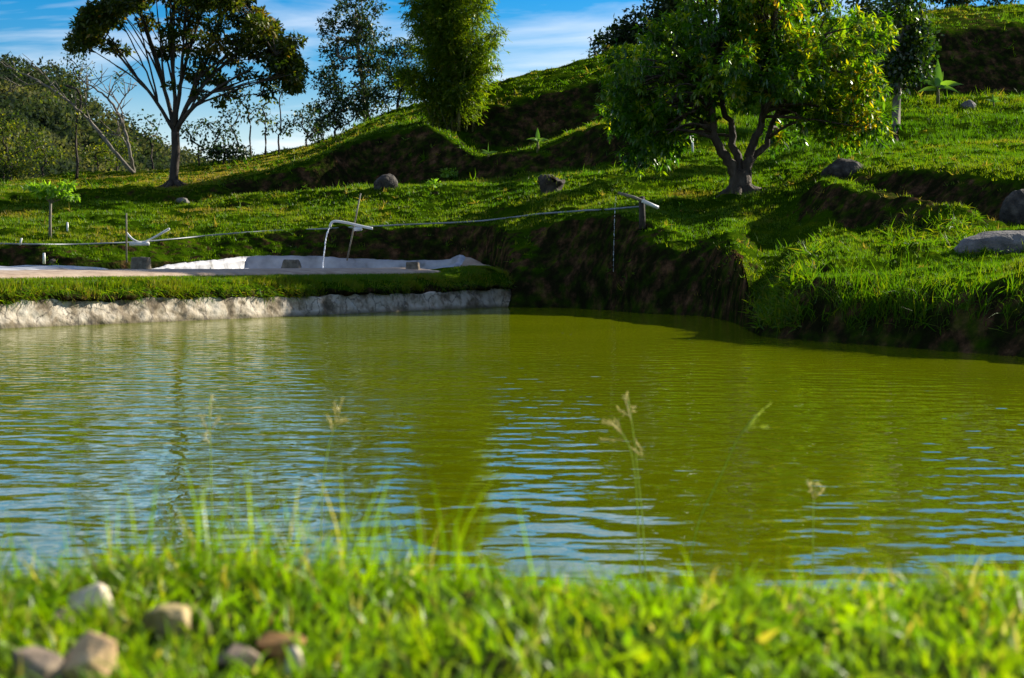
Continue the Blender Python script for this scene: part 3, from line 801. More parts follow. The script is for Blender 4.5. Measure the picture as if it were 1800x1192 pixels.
cen = np.array([P(520, 470, 38.3)[0], 38.3, 0.4])
q = np.arange(NL)
folds = 0.5 * fbm(np.stack([q * 0.35, q * 0, q * 0], 1), 1, 3, 51) + 0.5 * fbm(np.stack([q * 0.11, q * 0, q * 0 + 5], 1), 1, 2, 52)
rl[:, 2] += 0.05 * folds
lr = []
outd = norm((rl - cen) * np.array([1, 1, 0]))
for o, dz in [(0.28, -0.24), (0.22, -0.1), (0.10, -0.02), (0.0, 0.0)]:
    r_ = rl + outd * o; r_[:, 2] += dz; lr.append(r_)
for t in np.linspace(0.08, 1, 14):
    sh_ = 0.36 * t ** 2.2
    r_ = rl * (1 - sh_) + np.array([cen[0], cen[1], 0]) * sh_
    r_[:, 2] = rl[:, 2] * (1 - t ** 0.8) + 0.15 * t ** 0.8
    r_ += outd * (0.16 * folds * min(1, t * 3.0))[:, None]
    lr.append(r_)
GLn = np.stack(lr); GLn = np.concatenate([GLn, GLn[:, :1]], 1)
rimgrid = GLn
lin = thing('pond_liner', 'white plastic liner sagging into the small pond behind the ledge', 'pond liner', tuple(cen))
part('liner_sheet', grid_mesh('liner_sheet', GLn, M['liner']), lin)
Vc = np.concatenate([GLn[-1, :-1], [np.array([cen[0], cen[1], 0.12])]]); nn = NL
fl = np.stack([np.arange(nn), np.roll(np.arange(nn), -1), np.full(nn, nn)], 1)
part('liner_floor', mesh_from('liner_floor', Vc - np.array([0, 0, 0.003]), fl.ravel(), np.full(nn, 3), M['liner']), lin)
# earth rim holding the sheet
eb = []
for o, dz in [(0.1, -0.06), (0.3, -0.08), (0.55, -0.2), (0.9, -0.5), (1.0, -0.9)]:
    r_ = rl + outd * o; r_[:, 2] += dz + 0.03 * fbm(r_, 1.5, 3, 55); eb.append(r_)
GEb = np.stack(eb); GEb = np.concatenate([GEb, GEb[:, :1]], 1)
link('pond_rim', grid_mesh('pond_rim', GEb, M['ledge']), kind='structure')
# flat strip of liner running off to the left
st = []
sS = np.arange(0, int(i1 * 0.66), 2)
send = np.searchsorted(path[sS][:, 0] - 0, P(205, 570, Yw(570))[0])
sS = sS[:send + 20]
pS, nS = path[sS], inw[sS]
fo = fbm(S3[sS], 3.0, 3, 57)
for o, z in [(2.38, 0.86), (2.42, 0.925), (2.6, 0.955), (2.9, 0.975), (3.3, 0.985), (3.6, 1.0), (3.75, 0.93), (3.85, 0.75)]:
    st.append(np.stack([pS[:, 0] + nS[:, 0] * o, pS[:, 1] + nS[:, 1] * o, z + 0.02 * fo], 1))
link('liner_strip', grid_mesh('liner_strip', np.stack(st), M['liner']), None, 'flat white liner strip along the ledge at the far left', 'liner sheet')
# earth floor joining ledge and hillside
fl_r = []
for o, z in [(1.9, 0.6), (3.0, 0.72), (4.5, 0.78), (7, 0.86), (10, 0.9)]:
    fl_r.append(np.stack([path[:, 0] + inw[:, 0] * o * 0.7, path[:, 1] + np.abs(inw[:, 1]) * 0 + o, np.full(len(S), z)], 1))

# ------------------------------------------------------------------ grass on hillside, embankment
def sample_grid(Gd, dens, n, g, weight=None):
    A, B, C, D = Gd[:-1, :-1], Gd[:-1, 1:], Gd[1:, 1:], Gd[1:, :-1]
    nr = np.cross(B - A, D - A); area = np.linalg.norm(nr, axis=-1)
    w = (area * dens[:-1, :-1]).ravel(); w = w / w.sum()
    k = g.choice(len(w), n, p=w)
    s, t = g.random(n)[:, None], g.random(n)[:, None]
    a, b, c, d_ = (q.reshape(-1, 3)[k] for q in (A, B, C, D))
    p = (a * (1 - s) + b * s) * (1 - t) + (d_ * (1 - s) + c * s) * t
    nn = norm(nr).reshape(-1, 3)[k]; nn[nn[:, 2] < 0] *= -1
    return p, nn, k

def blades_tri(p, nrm, h, w, g, lean=0.45, tint=None, name='grass', mat='grass'):
    n = len(p)
    ax = norm(np.array([0, 0, 1.0]) * 0.8 + nrm * 0.5 + g.normal(0, lean, (n, 3)))
    sd = norm(np.cross(ax, g.normal(size=(n, 3))))
    sd[:, 2] *= 0.3
    V = np.stack([p - sd * (w / 2)[:, None], p + sd * (w / 2)[:, None], p + ax * h[:, None]], 1).reshape(-1, 3)
    return mesh_from(name, V, np.arange(3 * n), np.full(n, 3), M[mat], tint=np.clip(tint, 0, 1))

g = np.random.default_rng(5)
Yg = Gn[..., 1]
dens = (1 - 0.95 * sstep(soil, 0.3, 0.55)) * (1 - 0.95 * sstep(slope, 20, 34)) * (35 / Yg) ** 1.3
dens *= np.clip(0.55 + 1.8 * fbm(G, 1.6, 3, 68), 0.05, 1.6)
dens *= 1 - 0.5 * sstep(Yg, 55, 60) * sstep(Gn[..., 0], -6, -1)
dens *= ((PU > -150) & (PU < 2250) & (PV < 680) & (prm[:, None] > 0.12) & (prm[:, None] < 13.4))
NB = 430000
p, nn, kk = sample_grid(Gn, dens, NB // 6, g)
# tufts of six blades
p = np.repeat(p, 6, 0); nn = np.repeat(nn, 6, 0)
sc_ = np.clip(p[:, 1] / 38, 0.6, 1.9)
p = p + g.normal(0, 0.05, p.shape) * np.array([1, 1, 0.1]) * sc_[:, None]
hn = fbm(p, 0.5, 3, 61); hn2 = fbm(p, 2.2, 2, 62)
h = (0.060 + 0.035 * np.maximum(hn + 0.3, 0) + 0.05 * np.maximum(hn2, 0)) * g.uniform(0.5, 1.3, len(p)) * sc_ ** 0.6
tn = 0.50 + 0.36 * fbm(p, 0.22, 3, 63) + 0.28 * hn2 + g.normal(0, 0.10, len(p))
mound_ = np.exp(-((p[:, 0] + 13) / 6.5) ** 2 - ((p[:, 1] - 61) / 8) ** 2)
tn = tn + 0.42 * mound_ + 0.25 * sstep(p[:, 1], 56, 66) * np.maximum(fbm(p, 0.5, 2, 66) + .25, 0)
h = h * (1 - 0.45 * mound_)
h = h * (1 - .4 * sstep(p[:, 1], 57, 62)); tn = tn + .35 * sstep(fbm(p, .4, 3, 70), .15, .45)
wild = sstep(p[:, 1], 44.5, 48) * sstep(p[:, 0], 5, 9)
h = h * (1 + 2.0 * wild * np.maximum(fbm(p, 1.1, 2, 67) + .1, 0) * 1.6); tn = tn - .18 * wild
link('hillside_grass', blades_tri(p, nn, h, 0.020 * sc_ * g.uniform(0.6, 1.3, len(p)), g, 0.42, tn, 'hillside_grass'), kind='stuff', label='short bright green turf covering the terraced hillside', cat='grass')

# scattered coarse weeds and dry tufts
gw = np.random.default_rng(6)
dw = ((PU > -80) & (PU < 1880) & (PV < 600) & (prm[:, None] > 0.4) & (prm[:, None] < 12.9)) * (30 / Yg) * np.clip(.2 + 2.0 * fbm(G, .55, 3, 69), .02, 2)
p, nn, kk = sample_grid(Gn, dw, 1700, gw)
kN = 8; sz_ = np.repeat(gw.uniform(.08, .24, len(p)) * np.clip(p[:, 1] / 36, .6, 1.6), kN); ti_ = np.repeat(np.where(gw.random(len(p)) < .18, 1.0, gw.normal(.4, .2, len(p))), kN)
p = np.repeat(p, kN, 0) + gw.normal(0, .035, (len(p) * kN, 3)) * np.array([1, 1, .1]); n_w = len(p)
WEEDS = (p, norm(np.array([0, 0, .8]) + gw.normal(0, .5, (n_w, 3))), gw.normal(0, .3, (n_w, 3)) + np.array([0, 0, -.3]), sz_ * gw.uniform(.6, 1.2, n_w), sz_ * .14, np.clip(ti_ + gw.normal(0, .08, n_w), 0, 1))

# embankment turf with ragged overhanging fringe
rowsE = np.arange(len(GE))
dE = np.repeat(((rowsE > 2) & (rowsE < 33)).astype(float)[:, None] * (1 + 1.2 * (rowsE < 26))[:, None], len(S), 1)
dE *= (path[:, 1] < 38.5)[None] * np.where((rowsE < 20)[:, None], np.clip(0.25 + 2.6 * fbm(GE, 2.4, 3, 38), 0.03, 2), 1)
p, nn, kk = sample_grid(GE, dE, 70000, g)
row = kk // (len(S) - 1)
fr = row < 20
h = np.where(fr, g.uniform(0.05, 0.15, len(p)), g.uniform(0.025, 0.06, len(p)))
down = np.where(fr[:, None], np.array([0, 0, -0.35]), 0) + nn * 0.3
me = blades_tri(p, nn * np.where(fr, 1.5, 0.6)[:, None] + down, h, g.uniform(0.010, 0.020, len(p)), g, 0.5, 0.58 + 0.4 * fbm(p, 0.9, 3, 64) + g.normal(0, 0.15, len(p)) + 0.15 * fr, 'embankment_grass')
link('embankment_grass', me, kind='stuff', label='short mown turf with ragged fringe on the pond embankment', cat='grass')

# ------------------------------------------------------------------ near bank in front of the camera
nx = np.linspace(-6, 6, 161); ny = np.concatenate([np.linspace(-3, 1.4, 12), np.linspace(1.45, 5.2, 90)])
NX, NY = np.meshgrid(nx, ny)
pp = np.stack([NX, NY, 0 * NX], -1)
edge = 2.34 + 0.16 * fbm(pp, 0.8, 3, 71) - 0.06 * NX * (NX > 0) + 0.14 * np.exp(-((NX + 0.45) / 0.35) ** 2)
zt = 0.57 + 0.03 * fbm(pp, 2.0, 3, 72) + 0.02 * fbm(pp, 7, 2, 73)
fall = np.maximum(NY - edge, 0)
zn = zt - 0.42 * fall - 0.25 * np.maximum(fall - 0.5, 0)
zn = np.maximum(zn, -0.5)
GN = np.stack([NX, NY, zn], -1)
link('near_bank', grid_mesh('near_bank', GN, M['near'], attrs={'soil': (0.30 + 0.3 * fbm(GN, 2.5, 3, 74)).ravel()}), kind='structure')
def near_z(x, y):
    i = np.clip(np.searchsorted(ny, y), 1, len(ny) - 1); j = np.clip(np.searchsorted(nx, x), 1, len(nx) - 1)
    return zn[i, j]

def ribbon(p, ax0, bend, L, W, g, seg=3):
    """curved grass blades: p (n,3), start direction, bend direction"""
    n = len(p); side = norm(np.cross(ax0, g.normal(size=(n, 3))))
    ts = np.linspace(0, 1, seg + 1); Vs = []
    for t in ts:
        c = p + ax0 * (L * t)[:, None] + bend * (L * t * t)[:, None]
        w = W * (1 - t ** 1.6) * 0.5 * (0.75 + 0.5 * min(t * 3, 1) * (1 - t))
        if t < 1: Vs += [c - side * w[:, None], c + side * w[:, None]]
        else: Vs += [c]
    V = np.stack(Vs, 1); m = V.shape[1]
    b = (np.arange(n) * m)[:, None]
    quads = np.concatenate([b + np.array([[2 * i, 2 * i + 1, 2 * i + 3, 2 * i + 2]]) for i in range(seg - 1)], 1).reshape(-1, 4) if seg > 1 else None
    tri = b + np.array([[2 * seg - 2, 2 * seg - 1, 2 * seg]])
    loops = np.concatenate([quads.ravel(), tri.ravel()]); sizes = np.concatenate([np.full(len(quads), 4), np.full(len(tri), 3)])
    owner = np.concatenate([np.repeat(np.arange(n), seg - 1), np.arange(n)])
    return V.reshape(-1, 3), loops, sizes, owner

def merge(parts):
    V, L_, S_, off = [], [], [], 0
    for v, l, s in parts:
        V.append(v); L_.append(np.asarray(l) + off); S_.append(s); off += len(v)
    return np.concatenate(V), np.concatenate(L_), np.concatenate(S_)

def near_hit(u, v, lift=0.0):
    d = ray(u, v)
    for Y in np.linspace(1.2, 4.5, 700):
        p_ = np.array([d[0] * Y, Y, EYE + d[2] * Y])
        if p_[2] < near_z(p_[0], Y) + lift: return p_
STONES = [(165, 1068, 92, 66, 'palestone', 'pale cream stone in the near grass, topmost of its pile', 11, .9), (150, 1168, 100, 90, 'tanstone', 'tan angular stone at the bottom left corner', 12, .9), (62, 1180, 110, 60, 'greystone', 'dull grey stone left of the tan angular stone', 13, .7),
                                   (298, 1098, 105, 52, 'mossstone', 'mossy yellowish stone right of the pale cream stone', 14, .7), (492, 1138, 84, 34, 'orangestone', 'flat orange-brown stone in the near grass', 15, .6), (515, 1170, 42, 44, 'palestone', 'small pinkish stone just below the flat orange-brown one', 16, .7),
                                   (112, 1092, 50, 30, 'greystone', 'small grey stone tucked under the pale cream stone', 17, .6), (420, 1160, 80, 40, 'greystone', 'dark hollowed stone left of the small pinkish stone', 18, .6)]
V1, l1, s1, o1 = ribbon(*HANG[:5], gh, 3)
link('hanging_grass', mesh_from('hanging_grass', V1, l1, s1, M['grass'], tint=HANG[5][o1]), kind='stuff', label='ragged grass tufts hanging over the top of the pond wall', cat='grass')
V1, l1, s1, o1 = ribbon(*WEEDS[:5], gw, 3)
link('hillside_weeds', mesh_from('hillside_weeds', V1, l1, s1, M['grass'], tint=WEEDS[5][o1]), kind='stuff', label='coarse weeds and dry tufts scattered over the hillside', cat='weeds')
g = np.random.default_rng(8)
n = 145000
xs = g.uniform(-4.0, 4.0, n); ys = 1.25 + 2.3 * g.random(n) ** 0.85
pz = np.stack([xs, ys, near_z(xs, ys)], 1)
dn = fbm(pz, 2.6, 3, 81)
keep = g.random(n) < (0.62 + 0.6 * dn)
for (u, v, w, h_, *_r) in STONES:
    q = near_hit(u, v + h_ * .25); rr_ = w * q[1] / FPX * .5
    keep &= ~(((pz[:, 0] - q[0]) / (rr_ * .95)) ** 2 + ((pz[:, 1] - q[1] + rr_ * .5) / (rr_ * 1.5)) ** 2 < 1)
pz = pz[keep]; n = len(pz)
tuft = fbm(pz, 3.5, 3, 82)
e_n = np.interp(pz[:, 0], nx, edge[50])
tall = np.exp(-((pz[:, 1] - e_n - 0.15) / 0.35) ** 2)
leftpatch = np.exp(-((pz[:, 0] + 0.42) / 0.30) ** 2) + 0.5 * np.exp(-((pz[:, 0] + 0.82) / 0.12) ** 2)
L = (0.045 + 0.03 * np.maximum(tuft, -0.3) + 0.028 * tall + 0.05 * tall * leftpatch * g.random(n) ** 2) * g.uniform(0.55, 1.4, n)
W = g.uniform(0.004, 0.0085, n)
ax = norm(np.array([0, 0, 1.0]) + g.normal(0, 0.38, (n, 3)) * np.array([1, 1, 0.3]))
bend = g.normal(0, 0.35, (n, 3)) * np.array([1, 1, 0.2]) + np.array([0, 0, -0.22])
V1, l1, s1, o1 = ribbon(pz, ax, bend, L, W, g)
tn = 0.46 + 0.22 * fbm(pz, 5, 3, 83) + g.normal(0, 0.13, n); tn = np.where(g.random(n) < 0.08, g.uniform(0.9, 1.0, n), np.minimum(tn, 0.88))
me = mesh_from('near_grass', V1, l1, s1, M['neargrass'], tint=np.clip(tn[o1], 0, 1))
link('near_grass', me, kind='stuff', label='lush bright green grass on the near bank, out of focus', cat='grass')
n = 7000
xs = g.uniform(-2.2, 2.2, n); ys = g.uniform(1.4, 2.9, n); pz = np.stack([xs, ys, near_z(xs, ys) + g.uniform(0, .035, n)], 1)
kp = fbm(pz, 3.0, 3, 84) > 0.05; pz = pz[kp]; n = len(pz)
V1, l1, s1, o1 = ribbon(pz, norm(np.array([0, -.2, .6]) + g.normal(0, .6, (n, 3))), g.normal(0, .25, (n, 3)) + np.array([0, 0, -.3]), g.uniform(.025, .05, n), g.uniform(.010, .020, n), g, 3)
link('near_weeds', mesh_from('near_weeds', V1, l1, s1, M['neargrass'], tint=np.clip(g.normal(.45, .25, n), 0, .93)[o1]), kind='stuff', label='low broad-leaved weeds mixed into the near grass', cat='weeds')
# taller thin blades standing up against the water
n = 760
xs = np.concatenate([g.normal(-0.42, 0.20, 470), g.uniform(-1.2, 1.6, 290)]); ys = np.interp(xs, nx, edge[50]) + g.uniform(-0.1, 0.75, n)
pz = np.stack([xs, ys, near_z(xs, ys)], 1)
L = g.uniform(0.08, 0.23, n) * np.where(np.arange(n) < 470, 1.05, 0.7); W = g.uniform(0.0035, 0.0065, n)
ax = norm(np.array([0, 0, 1.0]) + g.normal(0, 0.16, (n, 3)) * np.array([1, 1, 0.2])); bend = g.normal(0, 0.22, (n, 3)) * np.array([1, 1, 0.1]) + np.array([0, 0, -0.06])
V1, l1, s1, o1 = ribbon(pz, ax, bend, L, W, g, 4)
tn = g.normal(0.45, 0.15, n); tn = np.where(g.random(n) < 0.1, 0.97, np.minimum(tn, 0.88))
link('bank_edge_grass', mesh_from('bank_edge_grass', V1, l1, s1, M['neargrass'], tint=np.clip(tn[o1], 0, 1)), kind='stuff', label='thin upright grass blades at the near water edge', cat='grass')

# ------------------------------------------------------------------ trees
def wpts(lst):
    return [P(u, v, Y) for (u, v, Y) in lst]

# the umbrella-shaped tree on the left mound
g = np.random.default_rng(101)
b = hit(305, 329); Y0 = b[1]
trunk = [b - np.array([0, 0, 0.2])] + wpts([(306, 300, Y0), (309, 265, Y0), (308, 232, Y0)])
cl = []
for i in range(125):                                     # shallow dome of foliage
    t = g.uniform(-1, 1); uu = 328 + 195 * t; top = -62 + (120 if t < 0 else 165) * abs(t) ** 2.3 + (0 if t < 0 else 22)
    dep = g.uniform(-1, 1) * math.sqrt(max(0, 1 - t * t)) * 3.6
    cl.append((P(uu, top + g.uniform(0, 48), Y0 + dep), g.uniform(0.36, 0.62)))
for (uu, vv, r) in [(160, 22, .45), (150, 40, .4), (195, 82, .45), (215, 88, .35), (290, 92, .5), (345, 60, .5), (370, 100, .4), (330, 130, .4), (420, 75, .5), (450, 95, .5), (480, 110, .5), (505, 85, .45),
                    (470, 140, .4), (515, 130, .35), (430, 130, .4), (395, 150, .35), (300, 60, .5), (360, 125, .35), (385, 80, .5), (410, 105, .45), (440, 60, .5), (350, 165, .3), (300, 150, .25), (385, 180, .3), (405, 165, .35), (470, 165, .3), (260, 40, .5), (340, 30, .55), (380, 45, .5), (520, 70, .35)]:
    cl.append((P(uu, vv, Y0 + g.uniform(-1.5, 1.5)), r))
for _ in range(44):
    uu = g.uniform(215, 525); tq = (uu - 328) / 195; lo_ = 175 - 60 * abs(tq); hi_ = -40 + 150 * abs(tq) ** 2
    if uu < 300 and g.random() < .6: continue
    cl.append((P(uu, hi_ + (lo_ - hi_) * g.random() ** 1.3, Y0 + g.uniform(-1.8, 1.8)), g.uniform(.24, .40)))
t = thing('umbrella_tree', 'tall dark umbrella-shaped tree fanning out from the left mound', 'tree', tuple(b))
paths = [(pchip(np.linspace(0, 1, 5), np.array([b - [0, 0, .25], b + [0, 0, .12]] + trunk[1:]), np.linspace(0, 1, 14)), np.concatenate([[.32, .22], np.linspace(.17, .15, 12)]))]
for k in range(5):
    an = k * 1.3 + .4; e = b + np.array([math.cos(an) * .7, math.sin(an) * .7, 0]); e = drop(e[0], e[1]) - np.array([0, 0, .06])
    paths.append((np.array([b + np.array([0, 0, .25]), b * .5 + e * .5 + np.array([0, 0, .06]), e]), [.14, .08, .03]))
nodes_tr, ndir = [], []
def limb(a, e, rise, r0, r1, n=13, jit=.016):
    m = a + (e - a) * np.array([rise * .62, rise * .62, rise]) + g.normal(0, .08, 3)
    ts = np.linspace(0, 1, n)[:, None]; cu = (1 - ts) ** 2 * a + 2 * ts * (1 - ts) * m + ts ** 2 * e
    cu[1:] += np.cumsum(g.normal(0, jit, (n - 1, 3)), 0)
    paths.append((cu, np.linspace(r0, r1, n))); return cu
for (t0, v0, r_) in [(-.85, 228, .075), (-.5, 236, .09), (-.12, 222, .085), (.22, 214, .09), (.5, 232, .10), (.86, 226, .09)]:
    dep = g.uniform(-.8, .8)
    st_ = P(308 + 4 * t0, v0, Y0); top = -20 + (95 if t0 < 0 else 140) * abs(t0) ** 2
    p1 = limb(st_, P(320 + 135 * t0, top + 45, Y0 + dep), .50, r_, .035)
    nodes_tr += list(p1[7:])
    for q in range(4):
        k_ = int(g.integers(3, 9)); t1 = t0 + g.uniform(-.3, .3); t1 = max(-1, min(1, t1)); dp = dep + g.uniform(-1.9, 1.9)
        top1 = -45 + (105 if t1 < 0 else 160) * abs(t1) ** 2.2
        p2 = limb(p1[k_], P(326 + 188 * t1, top1 + 14, Y0 + dp), .55, r_ * .5, .014)
        nodes_tr += list(p2[4:])
        if q < 3:
            p3 = limb(p2[4], P(326 + 188 * max(-1, min(1, t1 + g.uniform(-.2, .2))), top1 + g.uniform(5, 60), Y0 + dp + g.uniform(-.8, .8)), .5, r_ * .26, .012, 9)
            nodes_tr += list(p3[3:])
A = np.array(nodes_tr)
for c, r in cl:
    dd = np.linalg.norm(A - c, axis=1) + 2.0 * np.maximum(0, A[:, 2] - c[2] + .25)
    a = A[int(np.argmin(dd))]; m = (a + c) / 2 + np.array([0, 0, -.05]) + g.normal(0, .05, 3)
    ts = np.linspace(0, 1, 7)[:, None]; paths.append(((1 - ts) ** 2 * a + 2 * ts * (1 - ts) * m + ts ** 2 * c, np.linspace(.03, .009, 7)))
part('trunk', tube_mesh('trunk', paths, M['bark'], 6), t)
V, tt_ = crown_leaves(cl, g, per_m2=230, L=0.20, W=0.10, droop=0.1, flat=0.55, hollow=0.2)
part('crown', leaf_mesh('crown', V, tt_, M['umbrella']), t)

# mango in front of the hill
g = np.random.default_rng(102)
b = hit(1300, 341); Y0 = b[1]
trunk = [b - np.array([0, 0, 0.2])] + wpts([(1301, 322, Y0), (1303, 305, Y0)])
cl = []
for (uu, vv, ru, rv, n, dz) in [(1180, 95, 70, 70, 16, 0), (1140, 190, 70, 60, 16, -.3), (1240, 60, 80, 80, 18, .2), (1330, 60, 90, 80, 22, 0), (1430, 70, 90, 80, 20, .2), (1270, 150, 90, 60, 16, -1.0),
                            (1370, 150, 80, 60, 14, -.8), (1470, 140, 75, 70, 18, 0), (1490, 215, 48, 36, 9, -.4), (1130, 235, 45, 40, 8, 0), (1190, 225, 50, 30, 6, .6), (1330, 5, 150, 40, 18, 0), (1520, 85, 40, 50, 8, .3), (1400, 215, 40, 25, 4, 1.0), (1110, 190, 38, 50, 9, .4), (1100, 130, 36, 36, 7, 0), (1500, 180, 40, 40, 8, -.2), (1165, 255, 34, 22, 5, -.3), (1430, 185, 40, 30, 6, -.6)]:
    cl += [(c + np.array([0, dz, 0]), r) for c, r in blob_clumps(uu, vv, Y0, ru, rv, n, 0.46, g, depth=1.9, shell=0.3)]
cl += blob_clumps(1320, -70, Y0, 150, 60, 26, 0.46, g, depth=1.8, shell=.2)
t = thing('mango_tree', 'broad glossy-leaved tree with forked trunk and orange young leaves', 'tree', tuple(b))
forks = []
paths = []
lim = [([(1301, 318), (1285, 290), (1268, 268), (1255, 235), (1250, 190), (1235, 140)], .155, -.3), ([(1301, 318), (1297, 285), (1284, 255), (1280, 215), (1268, 170), (1255, 120)], .125, .3),
       ([(1306, 318), (1315, 288), (1318, 262), (1335, 232), (1345, 190), (1360, 130)], .145, -.1), ([(1306, 318), (1320, 280), (1345, 262), (1352, 235), (1362, 205), (1400, 150)], .105, .4)]
nodes_tr = []
for pts, r, dz in lim:
    q = np.array([P(u, v, Y0 + dz * i / 3) for i, (u, v) in enumerate(pts)])
    s = np.linspace(0, 1, len(q)); ss = np.linspace(0, 1, 16)
    qq = pchip(s, q, ss); qq[1:] += g.normal(0, 0.028, (15, 3))
    paths.append((qq, np.linspace(r, r * 0.42, 16))); nodes_tr += list(qq[6:])
q = np.array([b - np.array([0, 0, .25]), b + np.array([0, 0, .05]), P(1301, 325, Y0), P(1302, 312, Y0), P(1303, 300, Y0)])
paths.append((q, [.44, .34, .29, .28, .2]))
A = np.array(nodes_tr)
for c, r in cl:
    j = int(np.argmin(np.linalg.norm(A - c, axis=1) + g.uniform(0, .8, len(A))))
    a = A[j]; m = (a + c) / 2 + np.array([0, 0, 0.35 + .2 * g.random()]) + g.normal(0, 0.12, 3)
    ts = np.linspace(0, 1, 7)[:, None]; paths.append(((1 - ts) ** 2 * a + 2 * ts * (1 - ts) * m + ts ** 2 * c, np.linspace(0.045, 0.012, 7)))
for k in range(6):                                      # buttress roots
    an = k * 1.05 + 0.3; e = b + np.array([math.cos(an) * .75, math.sin(an) * .75, 0]); e = drop(e[0], e[1]) - np.array([0, 0, 0.08])
    paths.append((np.array([b + np.array([0, 0, .28]), b * .5 + e * .5 + np.array([0, 0, .06]), e]), [.17, .11, .04]))
part('trunk', tube_mesh('trunk', paths, M['mangobark'], 10), t)
cl = [c_ for c_ in cl if g.random() < .86]
V, tt_ = crown_leaves(cl, g, per_m2=30, L=0.215, W=0.058, droop=0.5, rosette=9, flat=0.95, hollow=0.2, tintvar=0.2)
cx_ = V.reshape(-1, 4, 3)[:, 0]
ctr = [(1490, 205, 34), (1478, 225, 26), (1350, 20, 50), (1500, 150, 24), (1420, 90, 40), (1300, 95, 26), (1385, 222, 16), (1335, 226, 14)]
orange = np.zeros(len(cx_), bool)
for (u_, v_, r_) in ctr:
    q = P(u_, v_, Y0); orange |= (((cx_[:, 0] - q[0]) ** 2 + (cx_[:, 2] - q[2]) ** 2) < (r_ * Y0 / FPX) ** 2)
orange &= (g.random(len(cx_)) < 0.26) & (fbm(cx_, 2.0, 2, 91) > -.1)
tt_ = np.where(orange, g.uniform(0.92, 1.0, len(tt_)), np.minimum(tt_ + .06 + 0.08 * (cx_[:, 0] - b[0]) / 3, 0.9))
part('crown', leaf_mesh('crown', V, tt_, M['mango']), t)

# bamboo clump in the middle
g = np.random.default_rng(103)
b = hit(792, 228); Y0 = b[1]
t = thing('bamboo_clump', 'tall feathery bamboo clump on the brow of the hill', 'bamboo', tuple(b))
VV, TT, cpaths = [], [], []
tops = [(716, -4), (722, 18), (735, 40)] + [(g.uniform(735, 872), g.uniform(-150, 25)) for _ in range(32)] + [(g.uniform(845, 880), g.uniform(40, 120)) for _ in range(7)] + [(g.uniform(695, 730), g.uniform(70, 130)) for _ in range(6)] + [(g.uniform(740, 850), g.uniform(120, 175)) for _ in range(9)]
for (uu, vv) in tops:
    p0 = b + np.array([g.normal(0, .35), g.normal(0, .35), -0.1]); p1 = P(uu, vv, Y0 + g.uniform(-1.4, 1.4))
    h = p1[2] - p0[2]; mid = np.array([p0[0] * .72 + p1[0] * .28, p0[1] * .7 + p1[1] * .3, p0[2] + h * .7])
    ts = np.linspace(0, 1, 14)[:, None]; cu = (1 - ts) ** 2 * p0 + 2 * ts * (1 - ts) * mid + ts ** 2 * p1
    cpaths.append((cu, np.linspace(0.035, 0.006, 14)))
    n = int(34 * max(h, 1.6))
    tq = .10 + .9 * g.random(n) ** 0.7; tq2 = np.clip(tq, 0, 1)[:, None]
    c = (1 - tq2) ** 2 * p0 + 2 * tq2 * (1 - tq2) * mid + tq2 ** 2 * p1
    outv = norm(g.normal(0, 1, (n, 3)) * np.array([1, 1, .35]) + np.array([.12, 0, .1]))
    ln = g.uniform(.15, .75, n) * (.55 + .6 * np.sin(np.pi * np.clip(tq, 0, 1)))
    m_ = 9; f_ = np.tile(np.linspace(.3, 1, m_), n)[:, None]
    o_ = np.repeat(outv, m_, 0); l_ = np.repeat(ln, m_)[:, None]
    c = np.repeat(c, m_, 0) + o_ * l_ * f_ + np.array([0, 0, -.45]) * l_ * f_ ** 2 + g.normal(0, .03, (n * m_, 3)); n = len(c)
    ax = norm(o_ * .7 + g.normal(0, .45, (n, 3)) + np.array([0, 0, -.5])); nr = norm(g.normal(0, .6, (n, 3)) + np.array([0, 0, .7]))
    VV.append(leaf_quads(c, ax, nr, g.uniform(.14, .27, n), g.uniform(.03, .05, n), .15)); TT.append(np.clip(np.repeat(g.normal(.5, .16, n // m_), m_) + g.normal(0, .12, n), 0, 1))
part('culms', tube_mesh('culms', cpaths, M['culm'], 5), t)
part('crown', leaf_mesh('crown', np.concatenate(VV), np.concatenate(TT), M['bamboo']), t)

# trees standing on the brow, left of the bamboo
def brow_tree(name, label, u, v, spec, leaf, seed, r=0.1, bark='bark', Y=None, per=70, L=0.2, W=0.1, clr=0.4, group=None, lean=0, flat=0.8, hollow=0.3, cat='tree', tr=None, depth=None):
    g = np.random.default_rng(seed)
    b = hit(u, v) if Y is None else foot(u, Y)
    if b is None or (Y is None and b[1] > 95): b = foot(u, Y or 76)
    Y0 = b[1]
    cl = []
    for (uu, vv, ru, rv, n) in spec:
        cl += blob_clumps(uu, vv, Y0, ru, rv, n, clr, g, depth=depth)
    lo = max(c[0][2] - c[1] for c in cl); top = np.mean([c[0] for c in cl], axis=0)
    hgt = max(0.5, min(c[0][2] for c in cl) - b[2])
    tp = tr or None
    if tp: trunk = [b - np.array([0, 0, .15])] + [P(a_, b_, Y0) for a_, b_ in tp]
    else:
        k = [0, .25, .5, .8]
        trunk = [b - np.array([0, 0, .15])] + [b + (top - b) * np.array([q * .5, q * .5, 0]) + np.array([0, 0, hgt * q * 1.0]) + g.normal(0, .03, 3) for q in k[1:]]
    return tree(name, label, trunk, cl, leaf, bark, g, r, 0.010, cat=cat, group=group, start=len(trunk) - 1, per_m2=per, L=L, W=W, droop=.25, flat=flat, hollow=hollow)

